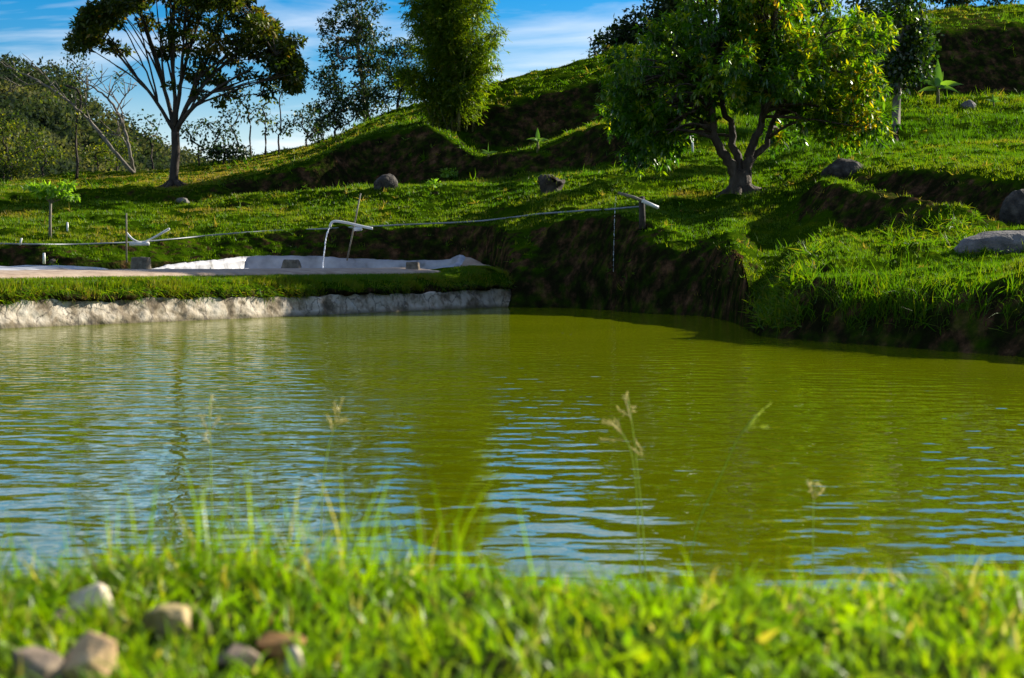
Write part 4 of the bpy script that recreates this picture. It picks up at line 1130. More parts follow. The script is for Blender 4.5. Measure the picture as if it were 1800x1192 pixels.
brow_tree('tall_tree', 'tall slender open-crowned tree left of the bamboo, pale trunk', 646, 211, [(625, -50, 34, 36, 12), (625, 20, 45, 32, 16), (610, 60, 55, 32, 16), (635, 95, 50, 40, 20), (600, 135, 45, 30, 10), (655, 140, 45, 35, 14), (630, 165, 40, 25, 8), (585, 85, 22, 14, 4), (665, 100, 26, 26, 7), (600, 30, 30, 20, 6), (640, 185, 40, 20, 8), (660, 60, 20, 24, 5)],
          'dark', 201, .13, 'palebark', per=70, L=.2, W=.11, tr=[(644, 190), (640, 160), (633, 120), (628, 70), (626, 30)], clr=.42)
brow_tree('bushy_tree', 'low dark bushy tree at the foot of the slender pale tree', 590, 232, [(585, 165, 36, 38, 18), (605, 195, 34, 25, 14), (565, 180, 24, 30, 8), (575, 205, 28, 22, 10), (640, 190, 26, 22, 7)], 'dark', 202, .08, per=60, clr=.4)
brow_tree('bushy_tree', 'dark dense tree pressed against the left side of the bamboo', 700, 190, [(700, 120, 35, 40, 20), (720, 155, 40, 32, 18), (680, 160, 30, 28, 12), (705, 85, 22, 20, 7)], 'dark', 203, .1, per=60, clr=.45)
# saplings along the left skyline
SAP = [(352, 292, [(340, 225, 26, 22, 7), (352, 250, 20, 16, 4)], 'thin dark sapling just right of the umbrella tree trunk', 'dark'),
       (385, 288, [(385, 215, 24, 24, 7), (392, 250, 22, 18, 6)], 'sapling with two leafy tiers right of the umbrella tree', 'dark'),
       (412, 284, [(410, 180, 22, 20, 5), (405, 230, 16, 16, 4), (420, 262, 18, 10, 4)], 'tall spindly sapling with small high crown under the umbrella tree', 'dark'),
       (444, 278, [(436, 170, 18, 16, 4), (452, 205, 18, 14, 4)], 'forked bare-stemmed sapling on the left skyline', 'dark'),
       (468, 272, [(462, 185, 16, 18, 4), (470, 215, 14, 12, 3), (478, 150, 14, 14, 3)], 'wispy sapling with sparse top leaves on the skyline', 'thicket'),
       (492, 266, [(490, 165, 20, 20, 4), (486, 220, 22, 14, 5)], 'thin sapling with wide low tier against white sky', 'dark'),
       (540, 255, [(535, 195, 20, 16, 6), (528, 222, 18, 14, 5), (550, 230, 16, 14, 5)], 'leafy round sapling before the gap in the skyline trees', 'dark'),
       (272, 296, [(262, 220, 26, 22, 6), (250, 245, 20, 12, 4)], 'low leafy sapling just left of the umbrella tree trunk', 'dark')]
for i, (u, v, spec, lab, lf) in enumerate(SAP):
    brow_tree('sapling', lab, u, v, spec, lf, 300 + i, .05, per=38, L=.2, W=.1, clr=.36, Y=70, group='saplings on the left skyline', hollow=.2)
brow_tree('shrub', 'dark rounded shrub low on the skyline behind the saplings', 395, 285, [(370, 270, 22, 12, 6), (400, 265, 22, 14, 7), (425, 268, 14, 10, 4)], 'dark', 330, .05, per=60, Y=68, clr=.38, cat='shrub')
brow_tree('shrub', 'dark shrub on the skyline under the bushy tree', 560, 246, [(556, 225, 18, 16, 6), (570, 215, 14, 16, 5)], 'dark', 331, .05, per=60, Y=73, clr=.36, cat='shrub')

# mixed thicket at far left and the pale leaning trees in it
TH = [(-60, 345, 72, [(-60, 230, 50, 50, 14), (-40, 290, 50, 30, 10)], 'thicket', 'dense thicket tree at the left frame edge'),
      (20, 330, 74, [(12, 245, 26, 24, 7), (34, 282, 26, 18, 6)], 'thicket', 'yellow-green thicket tree at the far left edge'),
      (75, 322, 73, [(64, 262, 26, 18, 5), (90, 288, 22, 14, 5)], 'thicket', 'bushy thicket tree between far left edge and dead tree'),
      (137, 312, 66, [(120, 150, 26, 20, 4), (140, 120, 20, 16, 3), (130, 195, 24, 14, 3)], 'dark', 'slender sparse tree with brownish leaves beside the leaning trunk'),
      (172, 310, 74, [(160, 282, 24, 12, 5), (188, 292, 20, 10, 5)], 'thicket', 'low yellow-green bush tree behind the pale leaning trunks'),
      (205, 305, 76, [(205, 268, 20, 14, 5), (222, 284, 18, 10, 4)], 'thicket', 'small dark tree behind the foot of the pale leaning trunks'),
      (5, 325, 70, [(0, 308, 40, 12, 8), (40, 314, 30, 10, 6)], 'thicket', 'low shrub mass at the lower left of the thicket')]
TH = [(a_, b_, c_, [(p_, q_ - 16, x_ * 1.1, y_ * 1.25, int(m_ * 1.5)) for p_, q_, x_, y_, m_ in e_], f_, h_) for a_, b_, c_, e_, f_, h_ in TH]
for i, (u, v, Y, spec, lf, lab) in enumerate(TH):
    brow_tree('thicket_tree', lab, u, v, spec, lf, 400 + i, .07, per=60, L=.15, W=.08, clr=.42, Y=Y, group='trees of the left thicket', hollow=.2)
g = np.random.default_rng(120)
b0 = foot(234, 61); b0[2] -= .15
def pale_tree(label, base, limbs, leaves, seed, leaf='thicket', r0=.10):
    g = np.random.default_rng(seed)
    t = thing('dead_tree', label, 'tree', tuple(base), 'pale leaning trees')
    pp_ = []
    for pts, r in limbs:
        q = np.array([P(u, v, base[1] + g.uniform(-.3, .3)) for u, v in pts])
        s = np.linspace(0, 1, len(q)); ss = np.linspace(0, 1, 5 * len(q)); qq = pchip(s, q, ss) + g.normal(0, .02, (len(ss), 3))
        pp_.append((qq, np.linspace(r, r * .3, len(ss))))
        for _ in range(int(2 + len(q) * 1.5)):
            a = qq[int(g.integers(len(qq) // 3, len(qq)))]; e = a + np.array([g.normal(0, .5), g.normal(0, .4), g.uniform(.15, .8)])
            m = (a + e) / 2 + g.normal(0, .08, 3); ts = np.linspace(0, 1, 5)[:, None]
            pp_.append(((1 - ts) ** 2 * a + 2 * ts * (1 - ts) * m + ts ** 2 * e, np.linspace(.022, .008, 5)))
    part('trunk', tube_mesh('trunk', pp_, M['palebark'], 6), t)
    cl = []
    for (uu, vv, ru, rv, n) in leaves: cl += blob_clumps(uu, vv, base[1], ru, rv, n, .3, g)
    V, tt_ = crown_leaves(cl, g, per_m2=30, L=.16, W=.08, hollow=.2)
    part('crown', leaf_mesh('crown', V, tt_, M[leaf]), t)
pale_tree('long pale trunk leaning far to the left in the thicket', b0, [([(235, 304), (195, 258), (160, 215), (120, 178), (70, 145), (15, 118), (-20, 100)], .085), ([(110, 172), (85, 140), (70, 125)], .035), ([(70, 145), (40, 150), (10, 165)], .03), ([(160, 215), (150, 180), (155, 150)], .03)],
          [(100, 165, 40, 12, 5), (30, 125, 30, 10, 4), (130, 200, 20, 12, 3)], 121)
pale_tree('pale forked dead tree rising beside the leaning trunk', b0 + np.array([.08, .4, 0]), [([(236, 304), (228, 265), (218, 225), (205, 195), (180, 165), (150, 145), (130, 130)], .075), ([(218, 225), (212, 190), (190, 160), (165, 130)], .035), ([(228, 262), (212, 240), (204, 235)], .035), ([(205, 195), (222, 165), (240, 150)], .035), ([(190, 172), (205, 140), (228, 128)], .03)],
          [(200, 145, 26, 12, 4), (150, 135, 24, 14, 3), (225, 125, 12, 8, 2)], 122)
b1 = foot(62, 62)
pale_tree('small bare pale sapling among low shrubs at far left', P(82, 318, 62), [([(80, 322), (74, 300), (68, 285), (66, 272)], .05), ([(74, 300), (62, 288), (60, 276)], .03), ([(70, 290), (78, 276)], .025)], [], 123) if False else None

# dark trees on the ridge behind the mango and on the right
brow_tree('ridge_tree', 'dark rounded tree line end on the ridge left of the mango crown', 1120, 80, [(1075, 72, 22, 18, 7), (1110, 50, 34, 26, 12), (1150, 40, 36, 32, 14), (1095, 80, 24, 10, 6)], 'dark', 501, .14, per=40, L=.3, W=.16, clr=.65, Y=74)
brow_tree('ridge_tree', 'tall dark tree on the ridge rising behind the mango top', 1190, 62, [(1180, 10, 40, 40, 16), (1215, -10, 50, 40, 16), (1200, 45, 40, 24, 10)], 'dark', 502, .14, per=40, L=.3, W=.16, clr=.65, Y=74)
brow_tree('ridge_tree', 'dark tree between the mango and the vine-hung tree', 1530, 160, [(1520, 60, 36, 60, 20), (1540, 115, 30, 40, 14), (1515, 0, 30, 30, 10)], 'dark', 503, .12, per=50, L=.22, W=.11, clr=.5, Y=56)
brow_tree('ridge_tree', 'small dark tree on the ridge top right of the vine-hung tree', 1690, 14, [(1662, -12, 20, 16, 7), (1690, -8, 24, 16, 9)], 'dark', 504, .12, per=40, L=.26, W=.14, clr=.6, Y=74)
brow_tree('ridge_tree', 'dark tree on the ridge behind the mango crown centre', 1390, 46, [(1380, 0, 50, 30, 12), (1430, 0, 40, 30, 10)], 'dark', 505, .14, per=36, L=.3, W=.16, clr=.65, Y=78)
brow_tree('vine_tree', 'straight pale-trunked tree with narrow glinting crown at right', 1575, 250, [(1588, -90, 40, 50, 16), (1590, -10, 42, 40, 16), (1585, 50, 42, 45, 20), (1590, 105, 44, 40, 20), (1575, 140, 36, 25, 10), (1620, 70, 18, 50, 8)], 'vine', 506, .15, 'palebark', per=120, L=.18, W=.09, clr=.42, tr=[(1575, 220), (1576, 180), (1580, 120), (1585, 50)], hollow=.35)
brow_tree('ridge_shrub', 'low dark shrub line on the skyline at top right corner', 1745, 12, [(1740, 4, 14, 6, 4), (1775, 2, 20, 8, 6)], 'dark', 507, .05, per=40, L=.2, W=.1, clr=.5, Y=73, cat='shrub')
brow_tree('ridge_shrub', 'tiny dark shrub on the bare brow right of the bamboo', 1045, 96, [(1040, 92, 6, 4, 3), (1060, 88, 8, 5, 4)], 'dark', 508, .04, per=40, L=.2, W=.1, clr=.35, Y=68, cat='shrub')

# ------------------------------------------------------------------ broad-leaved plants
def strap_leaf(p0, d, up, L, W, droop, n=7, fold=.25):
    d = norm(np.asarray(d, float)); side = norm(np.cross(d, up)); rows_ = []
    for i in range(n):
        t = i / (n - 1); c = p0 + d * L * t + np.array([0, 0, -1.0]) * droop * L * t * t
        w = W * .5 * math.sin(math.pi * min(1, .08 + .92 * t) ** .75) if i < n - 1 else .002
        nrm_ = np.cross(side, d)
        rows_.append([c - side * w + nrm_ * w * fold, c, c + side * w + nrm_ * w * fold])
    return np.array(rows_)
def leafy_plant(name, label, cat, base, hs_, leaves, g, stem_r, mat='banana', dry=0, group=None):
    t = thing(name, label, cat, tuple(base), group)
    part('stem', tube_mesh('stem', [(np.array([base - np.array([0, 0, .1]), base + np.array([.01, 0, hs_ * .5]), base + np.array([0, 0, hs_])]), [stem_r, stem_r * .85, stem_r * .6])], M['culm'], 8), t)
    for (az, el, L, W, dr) in leaves:
        d = np.array([math.cos(R(az)) * math.cos(R(el)), math.sin(R(az)) * math.cos(R(el)), math.sin(R(el))])
        Gl = strap_leaf(base + np.array([0, 0, hs_ * g.uniform(.85, 1.0)]), d, norm(np.array([.15, -.75, .65])), L, W, dr)
        me = grid_mesh('leaf', Gl, M[mat]); at = me.attributes.new('tint', 'FLOAT', 'FACE'); at.data.foreach_set('value', np.full(len(me.polygons), g.uniform(.2, 1), np.float32))
        part('leaf', me, t)
    return t
g = np.random.default_rng(130)
b = foot(1648, 55.5) if hit(1648, 186) is None else hit(1648, 186)
leafy_plant('banana_plant', 'young banana plant with upright bright leaf on right terrace', 'plant', b, .68, [(78, 76, 1.2, .30, .05), (125, 62, 1.0, .27, .15), (170, 38, .95, .25, .35), (188, 12, .8, .24, .35), (8, 18, 1.05, .24, .18), (-8, 40, .95, .25, .45), (-30, 5, .8, .22, .4), (50, 60, .9, .2, .2)], g, .075)
b = hit(1746, 190)
leafy_plant('banana_plant', 'small yellowish banana sucker at far right of the terrace', 'plant', b, .22, [(80, 65, .42, .13, .1), (20, 50, .42, .13, .3), (150, 45, .42, .12, .4), (200, 30, .4, .1, .3), (-20, 25, .36, .1, .4)], g, .04)
b = hit(945, 268)
leafy_plant('banana_plant', 'dark young banana plant on the shaded central slope', 'plant', b, .42, [(90, 75, .55, .16, .05), (160, 30, .5, .16, .4), (15, 32, .5, .16, .4), (250, 40, .4, .14, .5)], g, .05)
b = hit(858, 276)
leafy_plant('banana_plant', 'small bright banana sucker beside the shaded track', 'plant', b, .12, [(150, 40, .36, .12, .2), (20, 20, .4, .12, .15), (85, 80, .4, .03, .0), (200, 20, .3, .1, .3)], g, .03)
# papaya-like sapling on the left lawn
b = hit(88, 418)
t = thing('young_tree', 'slim young tree with flat leafy top on the left lawn', 'tree', tuple(b))
pp_ = [(np.array([b - [0, 0, .1], P(88, 390, b[1]), P(89, 357, b[1])]), [.05, .04, .035])]
cl = []
for (uu, vv) in [(60, 330), (72, 338), (105, 338), (118, 326), (90, 338), (122, 345), (80, 332)]:
    pp_.append((np.array([P(89, 357, b[1]), P((89 + uu) / 2, (352 + vv) / 2 + 2, b[1]), P(uu, vv, b[1] + g.uniform(-.4, .4))]), [.025, .018, .01]))
    cl.append((P(uu, vv - 2, b[1] + g.uniform(-.4, .4)), .22))
part('trunk', tube_mesh('trunk', pp_, M['palebark'], 6), t)
V, tt_ = crown_leaves(cl, g, per_m2=330, L=.2, W=.08, flat=.35, droop=.3)
part('crown', leaf_mesh('crown', V, tt_ + .3, M['banana']), t)
# low bushes on the shaded slope
for i, (u, v, ru, rv, lab) in enumerate([(790, 308, 12, 8, 'small bright green bush at the foot of the shaded cut'), (690, 0, 1, 1, None), (760, 325, 10, 6, 'tiny sunlit weed clump beside the dome boulder'), (1180, 262, 16, 10, 'sunlit weed bush on slope under the mango left side')]):
    if lab is None: continue
    gg = np.random.default_rng(600 + i); b = hit(u, v + rv)
    cl = [(P(u + gg.uniform(-ru, ru), v + gg.uniform(-rv, rv) * .6, b[1] + gg.uniform(-.2, .2)), .16) for _ in range(7)]
    o_ = thing('weed_bush', lab, 'bush', tuple(b)); V, tt_ = crown_leaves(cl, gg, per_m2=300, L=.14, W=.06, hollow=.1)
    part('foliage', leaf_mesh('foliage', V, tt_ + .15, M['banana']), o_)

# reeds and long grass hanging on the right bank
g = np.random.default_rng(140)
pr = []
for _ in range(430):
    u = g.uniform(1350, 1800); v = g.normal(540, 26)
    if g.random() < 0.55: u = g.normal(1545, 60); v = g.normal(535, 25)
    h_ = hit(u, v)
    if h_ is not None and h_[1] < 27 and h_[2] > 0.05: pr.append(h_)
pr = np.array(pr); n = len(pr) * 3; pr = np.repeat(pr, 3, 0) + g.normal(0, .03, (n, 3))
L = g.uniform(.18, .55, n); W = g.uniform(.008, .016, n)
ax = norm(np.array([0, -.25, 1.0]) + g.normal(0, .28, (n, 3))); bend = g.normal(0, .3, (n, 3)) + np.array([0, -.25, -.4])
V1, l1, s1, o1 = ribbon(pr, ax, bend, L, W, g, 3)
link('bank_reeds', mesh_from('bank_reeds', V1, l1, s1, M['grass'], tint=np.clip(g.normal(.33, .22, n), 0, 1)[o1]), kind='stuff', label='long reedy grass hanging down the right bank to the water', cat='reeds')
# broad weeds on the nose of the bank
pr = []
for _ in range(900):
    t = g.random(); u = 1440 - 105 * t + g.normal(0, 10); v = 440 + 105 * t + g.normal(0, 10)
    if g.random() < .3: u, v = g.uniform(1335, 1410), g.uniform(535, 575)
    if g.random() < .2: u, v = g.uniform(1560, 1720), g.uniform(385, 440)
    h_ = hit(u, v)
    if h_ is not None and h_[1] < 34: pr.append(h_)
pr = np.array(pr); n = len(pr) * 5; pr = np.repeat(pr, 5, 0) + g.normal(0, .04, (n, 3))
V1, l1, s1, o1 = ribbon(pr, norm(np.array([0, 0, .7]) + g.normal(0, .55, (n, 3))), g.normal(0, .3, (n, 3)) + np.array([0, 0, -.3]), g.uniform(.10, .26, n), g.uniform(.015, .035, n), g, 3)
link('bank_weeds', mesh_from('bank_weeds', V1, l1, s1, M['grass'], tint=np.clip(g.normal(.5, .2, n), 0, 1)[o1]), kind='stuff', label='broad-leaved weeds along the brow of the right bank', cat='weeds')

# ------------------------------------------------------------------ rocks, stump
g = np.random.default_rng(150)
def px(n, Y): return n * Y / FPX
RING = []
def RB(b, sx, sy):
    for k in range(int(26 + 40 * sx)):
        an = g.uniform(-math.pi, 0.3); RING.append(drop(b[0] + math.cos(an) * sx * 1.05, b[1] + sy * .5 + math.sin(an) * sy * .95))
    return b
def boulder(name, label, u, vb, w, h, mat, seed, cat='boulder', dep=1.0, **kw):
    b = hit(u, vb); Y = b[1]; sx = px(w, Y) / 2; sz = px(h, Y) / 1.45
    gg = np.random.default_rng(seed)
    return rock(name, label, cat, RB(b, sx, sx * dep) + np.array([0, sx * .5 * dep, sz * .24]), (sx * 1.08, sx * dep, sz * 1.22), mat, gg, seed, rough=.34, angular=.35, sub=4, **kw)
boulder('boulder', 'dome-shaped grey boulder on the lawn edge left of centre', 677, 333, 48, 29, 'rock', 1)
boulder('boulder', 'dark flat-topped boulder on the terrace right of the mango', 1484, 308, 74, 34, 'rock', 2, dep=.7)
boulder('boulder', 'large flat grey boulder at the right frame edge', 1772, 442, 165, 46, 'greyrock', 3, dep=.7)
boulder('boulder', 'dark upright boulder behind the flat grey one at right edge', 1800, 395, 62, 60, 'rock', 4)
boulder('rock', 'small grey rock on the upper right terrace between banana plants', 1702, 192, 30, 17, 'greyrock', 5, cat='rock')
boulder('rock', 'small tan rock below the umbrella tree mound', 320, 358, 26, 12, 'greyrock', 6, cat='rock')
boulder('rock', 'tiny dark rock at the foot of the left earth cut', 90, 466, 16, 12, 'rock', 7, cat='rock')
pr = np.array(RING); n = len(pr) * 4; pr = np.repeat(pr, 4, 0) + g.normal(0, .03, (n, 3)) * np.array([1, 1, .2])
V1, l1, s1, o1 = ribbon(pr, norm(np.array([0, 0, .8]) + g.normal(0, .45, (n, 3))), g.normal(0, .3, (n, 3)) + np.array([0, 0, -.3]), g.uniform(.07, .22, n), g.uniform(.012, .025, n), g, 3)
link('boulder_grass', mesh_from('boulder_grass', V1, l1, s1, M['grass'], tint=np.clip(g.normal(.45, .22, n), 0, 1)[o1]), kind='stuff', label='longer grass grown up around the boulders', cat='grass')
# stump
b = hit(970, 340); s_ = px(1, b[1])
t = thing('tree_stump', 'rotten dark tree stump with ragged top on the lawn', 'stump', tuple(b))
pts = np.array([b + np.array([0, .2, z]) for z in np.linspace(-.15, 28 * s_, 7)]); st_me = tube_mesh('trunk', [(pts, np.array([22, 20, 18.5, 18, 18, 19, 17]) * s_)], M['wood'], 22)
co = np.array([v.co for v in st_me.vertices]); co += (co - (b + np.array([0, .2, 0]))) * np.array([1, 1, 0]) * (.75 * fbm(co, 5, 3, 95))[:, None]; co[:, 2] += (co[:, 2] > b[2] + 18 * s_) * .26 * fbm(co, 11, 2, 96)
st_me.vertices.foreach_set('co', co.astype(np.float32).ravel()); part('trunk', st_me, t)
n = 150; c = b + np.array([0, .2, 26 * s_]) + g.normal(0, 1, (n, 3)) * np.array([14 * s_, 14 * s_, 5 * s_])
V1, l1, s1, o1 = ribbon(c, norm(np.array([0, 0, .8]) + g.normal(0, .6, (n, 3))), g.normal(0, .3, (n, 3)), g.uniform(.06, .17, n), g.uniform(.01, .03, n), g, 3)
part('fern', mesh_from('fern', V1, l1, s1, M['thicket'], tint=g.random(n)[o1]), t)['kind'] = 'stuff'

# foreground stones
for (u, v, w, h, mat, lab, sd, an) in STONES:
    import bmesh
    b = near_hit(u, v + h * .25); Y = b[1]; gg = np.random.default_rng(sd)
    bm = bmesh.new(); sz3 = np.array([px(w, Y) / 1.7, px(w, Y) / 2.1, px(h, Y) / 1.35])
    for q in norm(gg.normal(size=(17, 3))) * gg.uniform(.82, 1.1, (17, 1)): bm.verts.new(q * sz3)
    ret = bmesh.ops.convex_hull(bm, input=bm.verts[:])
    bmesh.ops.delete(bm, geom=[e for e in ret['geom_interior'] if isinstance(e, bmesh.types.BMVert)], context='VERTS')
    bmesh.ops.dissolve_limit(bm, angle_limit=R(14), verts=bm.verts[:], edges=bm.edges[:])
    bmesh.ops.bevel(bm, geom=bm.edges[:], offset=float(min(sz3)) * .09, segments=2, affect='EDGES', profile=.6)
    bmesh.ops.triangulate(bm, faces=bm.faces[:]); bmesh.ops.subdivide_edges(bm, edges=bm.edges[:], cuts=2, use_grid_fill=True)
    for q in bm.verts:
        k_ = 1 + .045 * float(fbm(np.array([q.co]) * 30 + sd, 1, 3, sd)[0]); q.co *= k_
    me = bpy.data.meshes.new('stone'); bm.to_mesh(me); bm.free(); me.materials.append(M[mat])
    o = link('stone', me, None, lab, 'stone', 'stones in the near grass'); o.location = tuple(b + np.array([0, 0, px(h, Y) * .34]))

# ------------------------------------------------------------------ stone blocks on the ledge
def surf(u, v, z):                                      # point on a horizontal plane seen at u, v
    Y = Yw(v, z); return P(u, v, Y)
def block(label, u, vb, w, h, taper, Y, sides, seed):
    import bmesh
    gg = np.random.default_rng(seed); bpt = P(u, vb, Y); wx_, hz = px(w, Y), px(h, Y)
    nz_ = 9; ring = []
    ang = np.linspace(0, 2 * np.pi, 40, endpoint=False)
    rows_ = []
    for k, t in enumerate(np.concatenate([[0], np.linspace(0, 1, nz_), [1.0, 1.0]])):
        sc_k = (1 - taper * t) * (1 if k < nz_ else (.93 if k == nz_ else (.9 if k == nz_ + 1 else .02)))
        pw_ = 8 if sides == 4 else 3
        rx = (np.abs(np.cos(ang)) ** pw_ + np.abs(np.sin(ang)) ** pw_) ** (-1 / pw_)
        pts_ = np.stack([np.cos(ang) * rx * wx_ / 2 * sc_k, np.sin(ang) * rx * wx_ / 2.3 * sc_k, np.full(40, hz * t)], 1)
        rows_.append(pts_)
    Gk = np.stack(rows_); nk = fbm(Gk + seed * 7, 9, 4, seed); Gk[:, :, :2] *= (1 + .09 * nk)[..., None]; Gk[nz_:, :, 2] += .02 * nk[nz_:]
    Gk = np.concatenate([Gk, Gk[:, :1]], 1)
    o = link('stone_block', grid_mesh('stone_block', Gk, M['block'], smooth=True), None, label, 'block', 'stone blocks on the ledge')
    o.location = tuple(bpt - np.array([0, 0, .02])); o.rotation_euler = (0, 0, gg.uniform(-.2, .2))
block('squat rounded stone block standing before the white liner strip', 248, 473.5, 34, 23, .04, 32.3, 3, 1)
block('tapered grey stone block near the middle of the liner edge', 512, 474, 34, 19, .25, 34.6, 4, 2)
block('small dark tapered block near the right end of the liner', 725.5, 475.5, 24, 16, .15, 35.9, 4, 3)
# heap of sandy soil at the liner's right end
bb_ = P(828, 482, 38.6)
rock('soil_heap', 'low heap of tan soil at the right end of the white liner', 'soil heap', bb_ + np.array([0, 0, .03]), (px(42, 38.6), .5, .24), 'ledge', np.random.default_rng(33), 33, rough=.25)
pz_ = P(745, 479.5, 36.0)
link('loose_pipe', tube_mesh('loose_pipe', [(np.array([P(648, 477.5, 35.3), P(690, 479.3, 35.5), P(728, 480, 35.7)]), [.02, .02, .02])], M['pvc']), None, 'loose white pipe lying on the ledge before the smallest block', 'pipe')

# ------------------------------------------------------------------ irrigation pipes, poles, spouts
def along_hill(pts, lift):
    out = []
    for (u, v) in pts:
        h_ = hit(u, v); out.append(h_ + np.array([0, -.03, lift]))
    return out
def smooth_path(pts, k=6):
    q = np.array(pts); s = np.concatenate([[0], np.cumsum(np.linalg.norm(np.diff(q, axis=0), axis=1))]); return pchip(s, q, np.linspace(0, s[-1], k * len(q)))
main = [(-60, 432), (0, 431), (60, 432), (130, 432), (190, 430), (240, 428), (300, 423), (360, 417), (420, 412), (480, 408), (560, 405), (640, 401), (720, 397), (790, 394), (842, 391), (880, 387), (905, 384), (955, 378), (1000, 375), (1050, 372), (1100, 368), (1125, 366), (1152, 364)]
mp_ = smooth_path(along_hill(main, .035))
link('water_pipe', tube_mesh('water_pipe', [(mp_, np.full(len(mp_), .021))], M['greypvc'], 8), None, 'long grey water pipe running across the lawn edge', 'pipe')
def yat(u, v): return hit(u, v)[1]
def pole(name, label, cat, p0, p1, r, mat, group=None):
    return link(name, tube_mesh(name, [(np.array([p0, (p0 + p1) / 2, p1]), [r, r * .95, r * .9])], M[mat], 8), None, label, cat, group)
Yp = P(222, 460, 38.6)[1]
pole('pole', 'thin upright grey pole beside the crossed white pipes', 'pole', P(222.5, 462, 38.0), P(222, 375, 38.0), .022, 'pole')
pole('pole', 'thin leaning pole crossing the white water spout', 'pole', P(610, 458, 40.4), P(634, 340, 40.4), .022, 'pole')
pole('stake', 'short white stake in the left lawn', 'stake', hit(119, 406) - np.array([0, 0, .1]), P(118.5, 391, hit(119, 406)[1]), .03, 'pvc')
pole('stake', 'tilted white stake at the left end of the pipe', 'stake', P(35, 431, 38.3), P(38, 419, 38.3), .028, 'pvc')
pole('stake', 'white stub standing at the foot of the earth cut', 'stake', P(77.5, 464, 36.8), P(77.5, 445, 36.8), .036, 'pvc')
pole('stake', 'thin white post under the mango left limbs', 'post', hit(1218, 268) - np.array([0, 0, .1]), P(1217, 238, hit(1218, 268)[1]), .035, 'pvc')
pole('stake', 'short grey post left under the mango crown', 'post', hit(1150, 280) - np.array([0, 0, .1]), P(1150, 262, hit(1150, 280)[1]), .035, 'pole')
Yv = 38.6
t = thing('crossed_pipes', 'white plastic pipes forming a slanted V over the main pipe', 'pipe', tuple(P(245, 429, Yv)))
part('pipe', tube_mesh('pipe', [(smooth_path([P(222, 409, Yv), P(235, 422, Yv), P(248, 427, Yv), P(262, 428.5, Yv)], 4), np.full(16, .03))], M['pvc'], 8), t)
part('pipe', tube_mesh('pipe', [(np.array([P(250, 428, Yv + .05), P(272, 417, Yv + .05), P(298, 402, Yv + .05)]), [.03] * 3)], M['pvc'], 8), t)
part('pipe', tube_mesh('pipe', [(np.array([P(228, 429.5, Yv - .06), P(245, 429, Yv - .06), P(262, 428.5, Yv - .06)]), [.05] * 3)], M['pvc'], 8), t)
Ys = 39.6
sp_pts = smooth_path([P(655, 402, Ys), P(632, 397, Ys), P(608, 391.5, Ys), P(590, 389, Ys), P(585, 390, Ys), P(581.5, 394, Ys), P(580, 399, Ys)], 5)
t = thing('water_spout', 'cream elbow pipe pouring water into the white liner', 'spout', tuple(P(655, 402, Ys)))
part('pipe', tube_mesh('pipe', [(sp_pts, np.full(len(sp_pts), .034))], M['pvc'], 8), t)
part('fitting', tube_mesh('fitting', [(np.array([P(622, 403, Ys), P(636, 402.5, Ys)]), [.05, .05])], M['pvc'], 8), t)
def stream(name, label, p0, p1, n, r, g, sag=0.0):
    import bmesh
    bm = bmesh.new()
    for i in range(n):
        t_ = (i + g.random() * .6) / n; c = p0 * (1 - t_) + p1 * t_; c = c + np.array([p1[0] - p0[0], 0, 0]) * (math.sqrt(t_) - t_) + g.normal(0, r * .35, 3)
        mt = Matrix.Translation(Vector(c)) @ Matrix.Diagonal((1, 1, g.uniform(1.0, 2.6), 1))
        bmesh.ops.create_icosphere(bm, subdivisions=1, radius=r * g.uniform(.5, 1.2), matrix=mt)
    me = bpy.data.meshes.new(name); bm.to_mesh(me); bm.free(); me.materials.append(M['drop'])
    return link(name, me, None, label, 'water', kind='stuff')
g = np.random.default_rng(160)
stream('water_stream', 'sparkling stream of drops falling from the cream elbow pipe', P(580, 401, Ys), P(566.5, 476, Ys), 60, .017, g)
b = hit(1130, 392)
t = thing('spout_post', 'dark wooden post carrying a slanting pipe over the pond', 'post', tuple(b))
Yq = b[1] - .15
part('post', tube_mesh('post', [(np.array([P(1129, 402, Yq), P(1129, 380, Yq), P(1128, 346, Yq)]), [.075, .07, .065])], M['wood'], 9), t)
part('pipe', tube_mesh('pipe', [(np.array([P(1086, 339, Yq - .1), P(1115, 347, Yq - .1), P(1156, 365, Yq - .1)]), [.032, .032, .036])], M['pole'], 8), t)
part('pipe_end', tube_mesh('pipe_end', [(np.array([P(1128, 352.5, Yq - .1), P(1157, 365.5, Yq - .1)]), [.042, .042])], M['pvc'], 8), t)
stream('water_drip', 'thin dotted drip falling from the slanting pipe end', P(1083, 342, Yq - .1), P(1078, 478, Yq - .1), 46, .008, g)
# pale stones at the waterline of the dark bank
Y = Yw(551); gg = np.random.default_rng(700)
rock('waterline_stone', 'pale flat slab at the waterline of the dark bank', 'stone', P(1162, 545, Y + .2), (px(30, Y), .22, px(13, Y)), 'greyrock', gg, 700, angular=.8, rough=.12, flat_base=False)

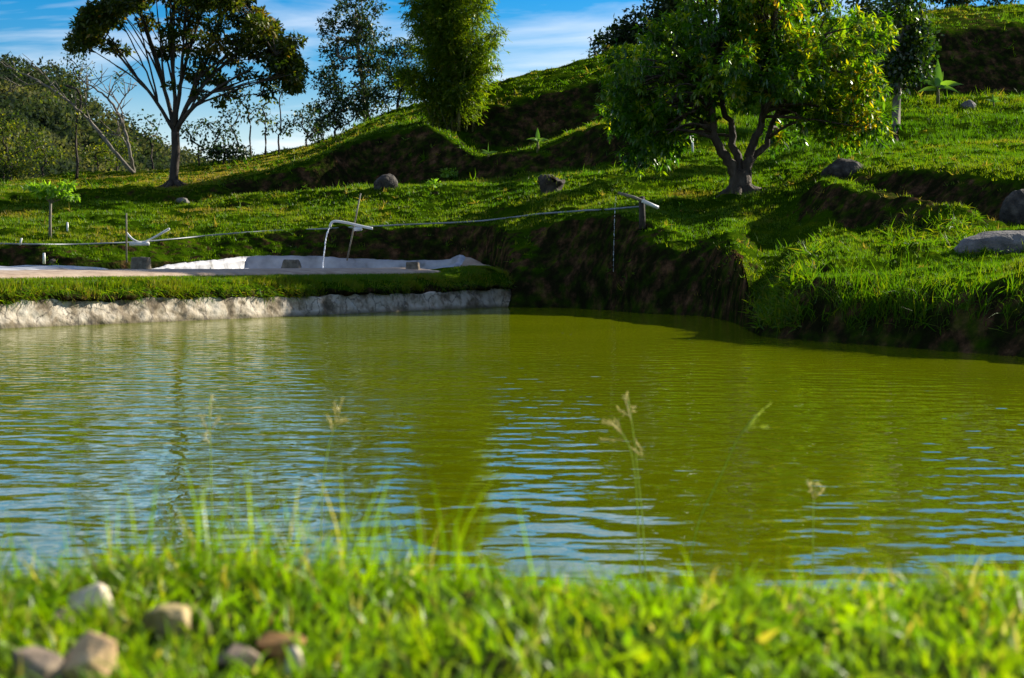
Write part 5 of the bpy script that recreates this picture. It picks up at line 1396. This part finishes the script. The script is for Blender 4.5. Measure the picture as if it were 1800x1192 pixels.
# ------------------------------------------------------------------ seed stalks on the near bank
def stalk(label, base_uv, pts, Y, head, seed, dry=True, r=.0024):
    g = np.random.default_rng(seed)
    q = [P(u, v, Y) for u, v in [base_uv] + pts]
    q[0][2] = max(near_z(q[0][0], Y), 0.0) - .02
    qs = smooth_path(q, 6)
    t = thing('seed_stalk', label, 'grass stalk', tuple(q[0]), 'seed stalks on the near bank')
    me = tube_mesh('stem', [(qs, np.linspace(r, r * .55, len(qs)))], M['stalk'], 5)
    at = me.attributes.new('tint', 'FLOAT', 'FACE'); at.data.foreach_set('value', np.full(len(me.polygons), .5 if dry else .1, np.float32)); part('stem', me, t)
    VV, tp, sp_ = [], [], []
    for (u0, v0, u1, v1) in head:
        a, c = P(u0, v0, Y), P(u1, v1, Y + g.uniform(-.03, .03)); m = (a + c) / 2 + np.array([0, 0, .006])
        ts = np.linspace(0, 1, 8)[:, None]; cu = (1 - ts) ** 2 * a + 2 * ts * (1 - ts) * m + ts ** 2 * c
        tp.append((cu, np.full(8, r * .4)))
        n = 14; k = g.uniform(.25, 1, n)[:, None]; c_ = (1 - k) ** 2 * a + 2 * k * (1 - k) * m + k ** 2 * c
        sp_.append(leaf_quads(c_, norm((c - a) + g.normal(0, .03, (n, 3))), rand_unit(n, g), g.uniform(.010, .020, n), g.uniform(.0015, .0028, n)))
    V0, l0, s0 = tubes(tp, 4); V1 = np.concatenate(sp_); n1 = len(V1) // 4
    V_, L_, S_ = merge([(V0, l0, s0), (V1, np.arange(len(V1)), np.full(n1, 4))])
    part('seed_head', mesh_from('seed_head', V_, L_, S_, M['straw'] if dry else M['stalk'], tint=np.full(len(S_), .6)), t)
stalk('leaning dry seed stalk, tallest near the middle of the water', (1130, 1030), [(1122, 930), (1118, 850), (1108, 790), (1092, 758)], 4.3, [(1092, 758, 1062, 738), (1100, 775, 1052, 775), (1095, 765, 1070, 742), (1085, 750, 1058, 745), (1105, 785, 1125, 800), (1092, 758, 1080, 735)], 801)
stalk('upright seed stalk just behind the leaning dry one', (1140, 1030), [(1130, 920), (1120, 820), (1112, 750), (1104, 700)], 4.4, [(1112, 750, 1098, 700), (1110, 735, 1085, 720), (1108, 730, 1115, 715), (1115, 770, 1128, 795), (1104, 705, 1100, 695)], 802)
stalk('faint green seed stalk curving right over the water', (1190, 1030), [(1225, 930), (1270, 830), (1298, 770), (1325, 735)], 4.3, [(1298, 770, 1335, 728), (1310, 750, 1352, 712), (1305, 755, 1350, 752), (1300, 765, 1330, 742)], 803, False, .0018)
stalk('short seed head at right over the open water', (1428, 1060), [(1429, 980), (1430, 900), (1430, 875)], 4.2, [(1430, 875, 1420, 848), (1430, 870, 1438, 850), (1430, 880, 1446, 862), (1430, 880, 1424, 855)], 804)
stalk('slim seed stalk at left with thin drooping head', (374, 960), [(372, 880), (370, 790), (368, 740), (370, 700)], 4.1, [(370, 770, 352, 730), (370, 760, 386, 735), (370, 740, 372, 695), (370, 785, 360, 765)], 805)
stalk('green seed stalk with open head left of centre', (560, 960), [(566, 880), (575, 800), (585, 760), (592, 745)], 4.1, [(585, 762, 578, 732), (590, 748, 612, 738), (590, 745, 588, 708), (592, 742, 602, 702), (588, 752, 600, 740)], 806)
